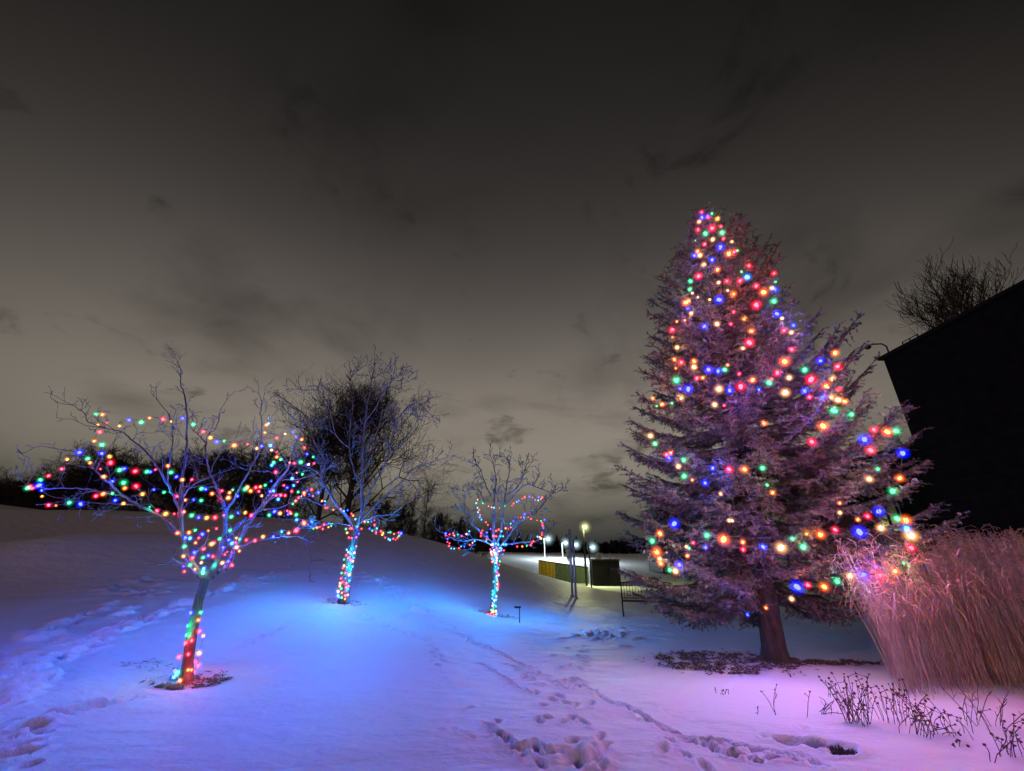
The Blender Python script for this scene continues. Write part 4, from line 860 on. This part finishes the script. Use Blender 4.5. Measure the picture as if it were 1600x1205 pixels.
for i, (px, py, Y, wd, lab) in enumerate([
    (-40, 765, 34, 9, 'dark bare thicket tree at the far left edge behind the ridge'), (20, 760, 36, 8, 'low dark bare tree second from the left edge behind the ridge'), (75, 755, 34, 7, 'dark bare tree behind the leftmost light tips'),
    (125, 735, 33, 8, 'dark bare tree behind the outer left branches'), (185, 702, 32, 8, 'bushy bare tree rising behind the upper left lights'), (240, 712, 33, 7, 'bushy bare tree behind the centre of the nearest tree'),
    (300, 705, 32, 7, 'bare tree behind the central limb of the nearest tree'), (355, 700, 31, 8, 'thick dark bare tree behind the right limb of the nearest tree'), (410, 692, 31, 8, 'dark bare tree at the right side of the nearest tree crown'),
    (465, 700, 31, 7, 'dark bare tree between the nearest tree and the middle tree')]):
    bushy(lab, px, py, Y, wd, .15, 15, 4, lo=.06, up=.06, minr=.021, group=GB, dens=.9)
bushy('narrow sapling right of the middle bare tree, first of two', 648, 765, 27, 1.6, .06, 9, 2, lo=.1, up=.3, minr=.018, group=GB)
bushy('narrow tall sapling right of the middle bare tree, nearer the open sky', 668, 742, 27, 2.0, .06, 12, 2, lo=.1, up=.4, minr=.018, group=GB)
for i, (px, py, wd, lab) in enumerate([(632, 790, 3.5, 'low bare shrub on the ridge just right of the big rounded tree'), (690, 800, 4, 'low bare shrub on the ridge left of the smallest bare tree'), (725, 805, 4, 'bare shrub behind the left light loop of the smallest tree'), (600, 770, 4, 'dark shrub under the big rounded tree')]):
    bushy(lab, px, py, 30 + i, wd, .07, 12, 3, lo=.03, up=.08, minr=.025, group=GB, cat='shrub', name='bare_shrub', dens=1.2)
def conifer(label, px, pyt, Y, wd, grp, mt='conifer_far'):
    t_ = at(px, pyt, Y); b = np.array([t_[0], Y, surf(t_[0], Y) - .2]); H_ = t_[2] - b[2]; root = empty('conifer_tree', b, label, 'tree', grp); MB().rod((0, 0, 0), (0, 0, H_ * .95), .2, .03, 6).build('trunk', M['twig_dark'], root)
    V = []; n = 420
    for i in range(n):
        f_ = RNG.random() ** .8; z = H_ * (.05 + .95 * f_); r = wd / 2 * (1 - f_) ** .85 * RNG.uniform(.5, 1.1) + .05; a = RNG.uniform(0, 6.28); d = np.array([math.cos(a), math.sin(a), 0]); s = np.array([-d[1], d[0], 0])
        wv_ = .25 + .22 * r; c = np.array([0, 0, z]); V += [c + d * r * .2 + s * wv_ * .6, c + d * r - np.array([0, 0, .16 * r]), c + d * r * .2 - s * wv_ * .6 - np.array([0, 0, .1])]
    V = np.array(V); link('crown', np_mesh('crown', V, np.arange(len(V)).reshape(-1, 3)), root, M[mt], smooth=False)
GC = 'dark conifers on the horizon'
rc_ = random.Random(9); places = ['left of', 'near', 'right of']
xs = list(range(690, 1080, 15)); words = []
for i, px in enumerate(xs):
    Y = rc_.uniform(120, 150); top = np.interp(px, [690, 740, 830, 900, 940, 1000, 1080], [815, 822, 836, 842, 852, 856, 850]) + rc_.uniform(-6, 7)
    near_ = 'above the ridge left of the smallest bare tree' if px < 765 else 'behind the right loop of the smallest bare tree' if px < 845 else 'behind the cold white street lamps' if px < 925 else 'above the black shed' if px < 975 else 'behind the left fringe of the spruce'
    seq = [x for x in xs if (x < 765) == (px < 765) and (x < 845) == (px < 845) and (x < 925) == (px < 925) and (x < 975) == (px < 975)]; k = seq.index(px); o_ = ['leftmost', 'second from the left', 'third from the left', 'fourth from the left', 'fifth from the left', 'sixth from the left', 'seventh from the left', 'eighth from the left']
    conifer('dark horizon conifer %s, %s' % (near_, o_[k]), px, top, Y, rc_.uniform(4.5, 7.5), GC)
o = bpy.data.objects
# far-off wood that reads as one dark mass
V = []
for i in range(9000):
    a = RNG.uniform(-1.25, 1.25); rr_ = RNG.uniform(165, 200); x = math.sin(a) * rr_; y = math.cos(a) * rr_; h_ = (7 + 3.0 * math.sin(a * 9) * math.sin(a * 23 + 1)) * RNG.random() ** .6
    if -.25 < a < .3: h_ *= .55
    z0 = 2 + h_; s = RNG.uniform(.5, 1.4); V += [(x - s, y, z0 - s * 1.2), (x + s, y + .3, z0 - s * 1.2), (x + RNG.normal(0, .3), y, z0 + s)]
V = np.array(V); wd_ = link('distant_wood', np_mesh('distant_wood', V, np.arange(len(V)).reshape(-1, 3)), None, M['conifer_far'], smooth=False); tag(wd_, 'far off dark wood along the horizon beyond the street lamps', 'wood', None, 'stuff')
GS = 'pale young trees under the street lamps'
for px, py, Y, wd, lab in ((888, 856, 70, 2.4, 'pale lit young tree just left of the grey post pair'), (934, 863, 66, 3.0, 'pale lit young tree left end of the black shed roof line'), (953, 866, 66, 1.2, 'thin pale lit sapling above the middle of the black shed')):
    bushy(lab, px, py, Y, wd, .06, 12, 2, lo=.15, up=.45, minr=.05, mt='sapling', group=GS)
bushy('bare tree rising behind the roof of the dark building', 1470, 424, 27, 4.6, .2, 30, 3, lo=.6, up=.40, minr=.03, group='bare trees behind the buildings')
bushy('bare tree in the gap between the spruce and the dark building', 1395, 660, 36, 7, .15, 12, 3, lo=.3, up=.1, minr=.03, group='bare trees behind the buildings')
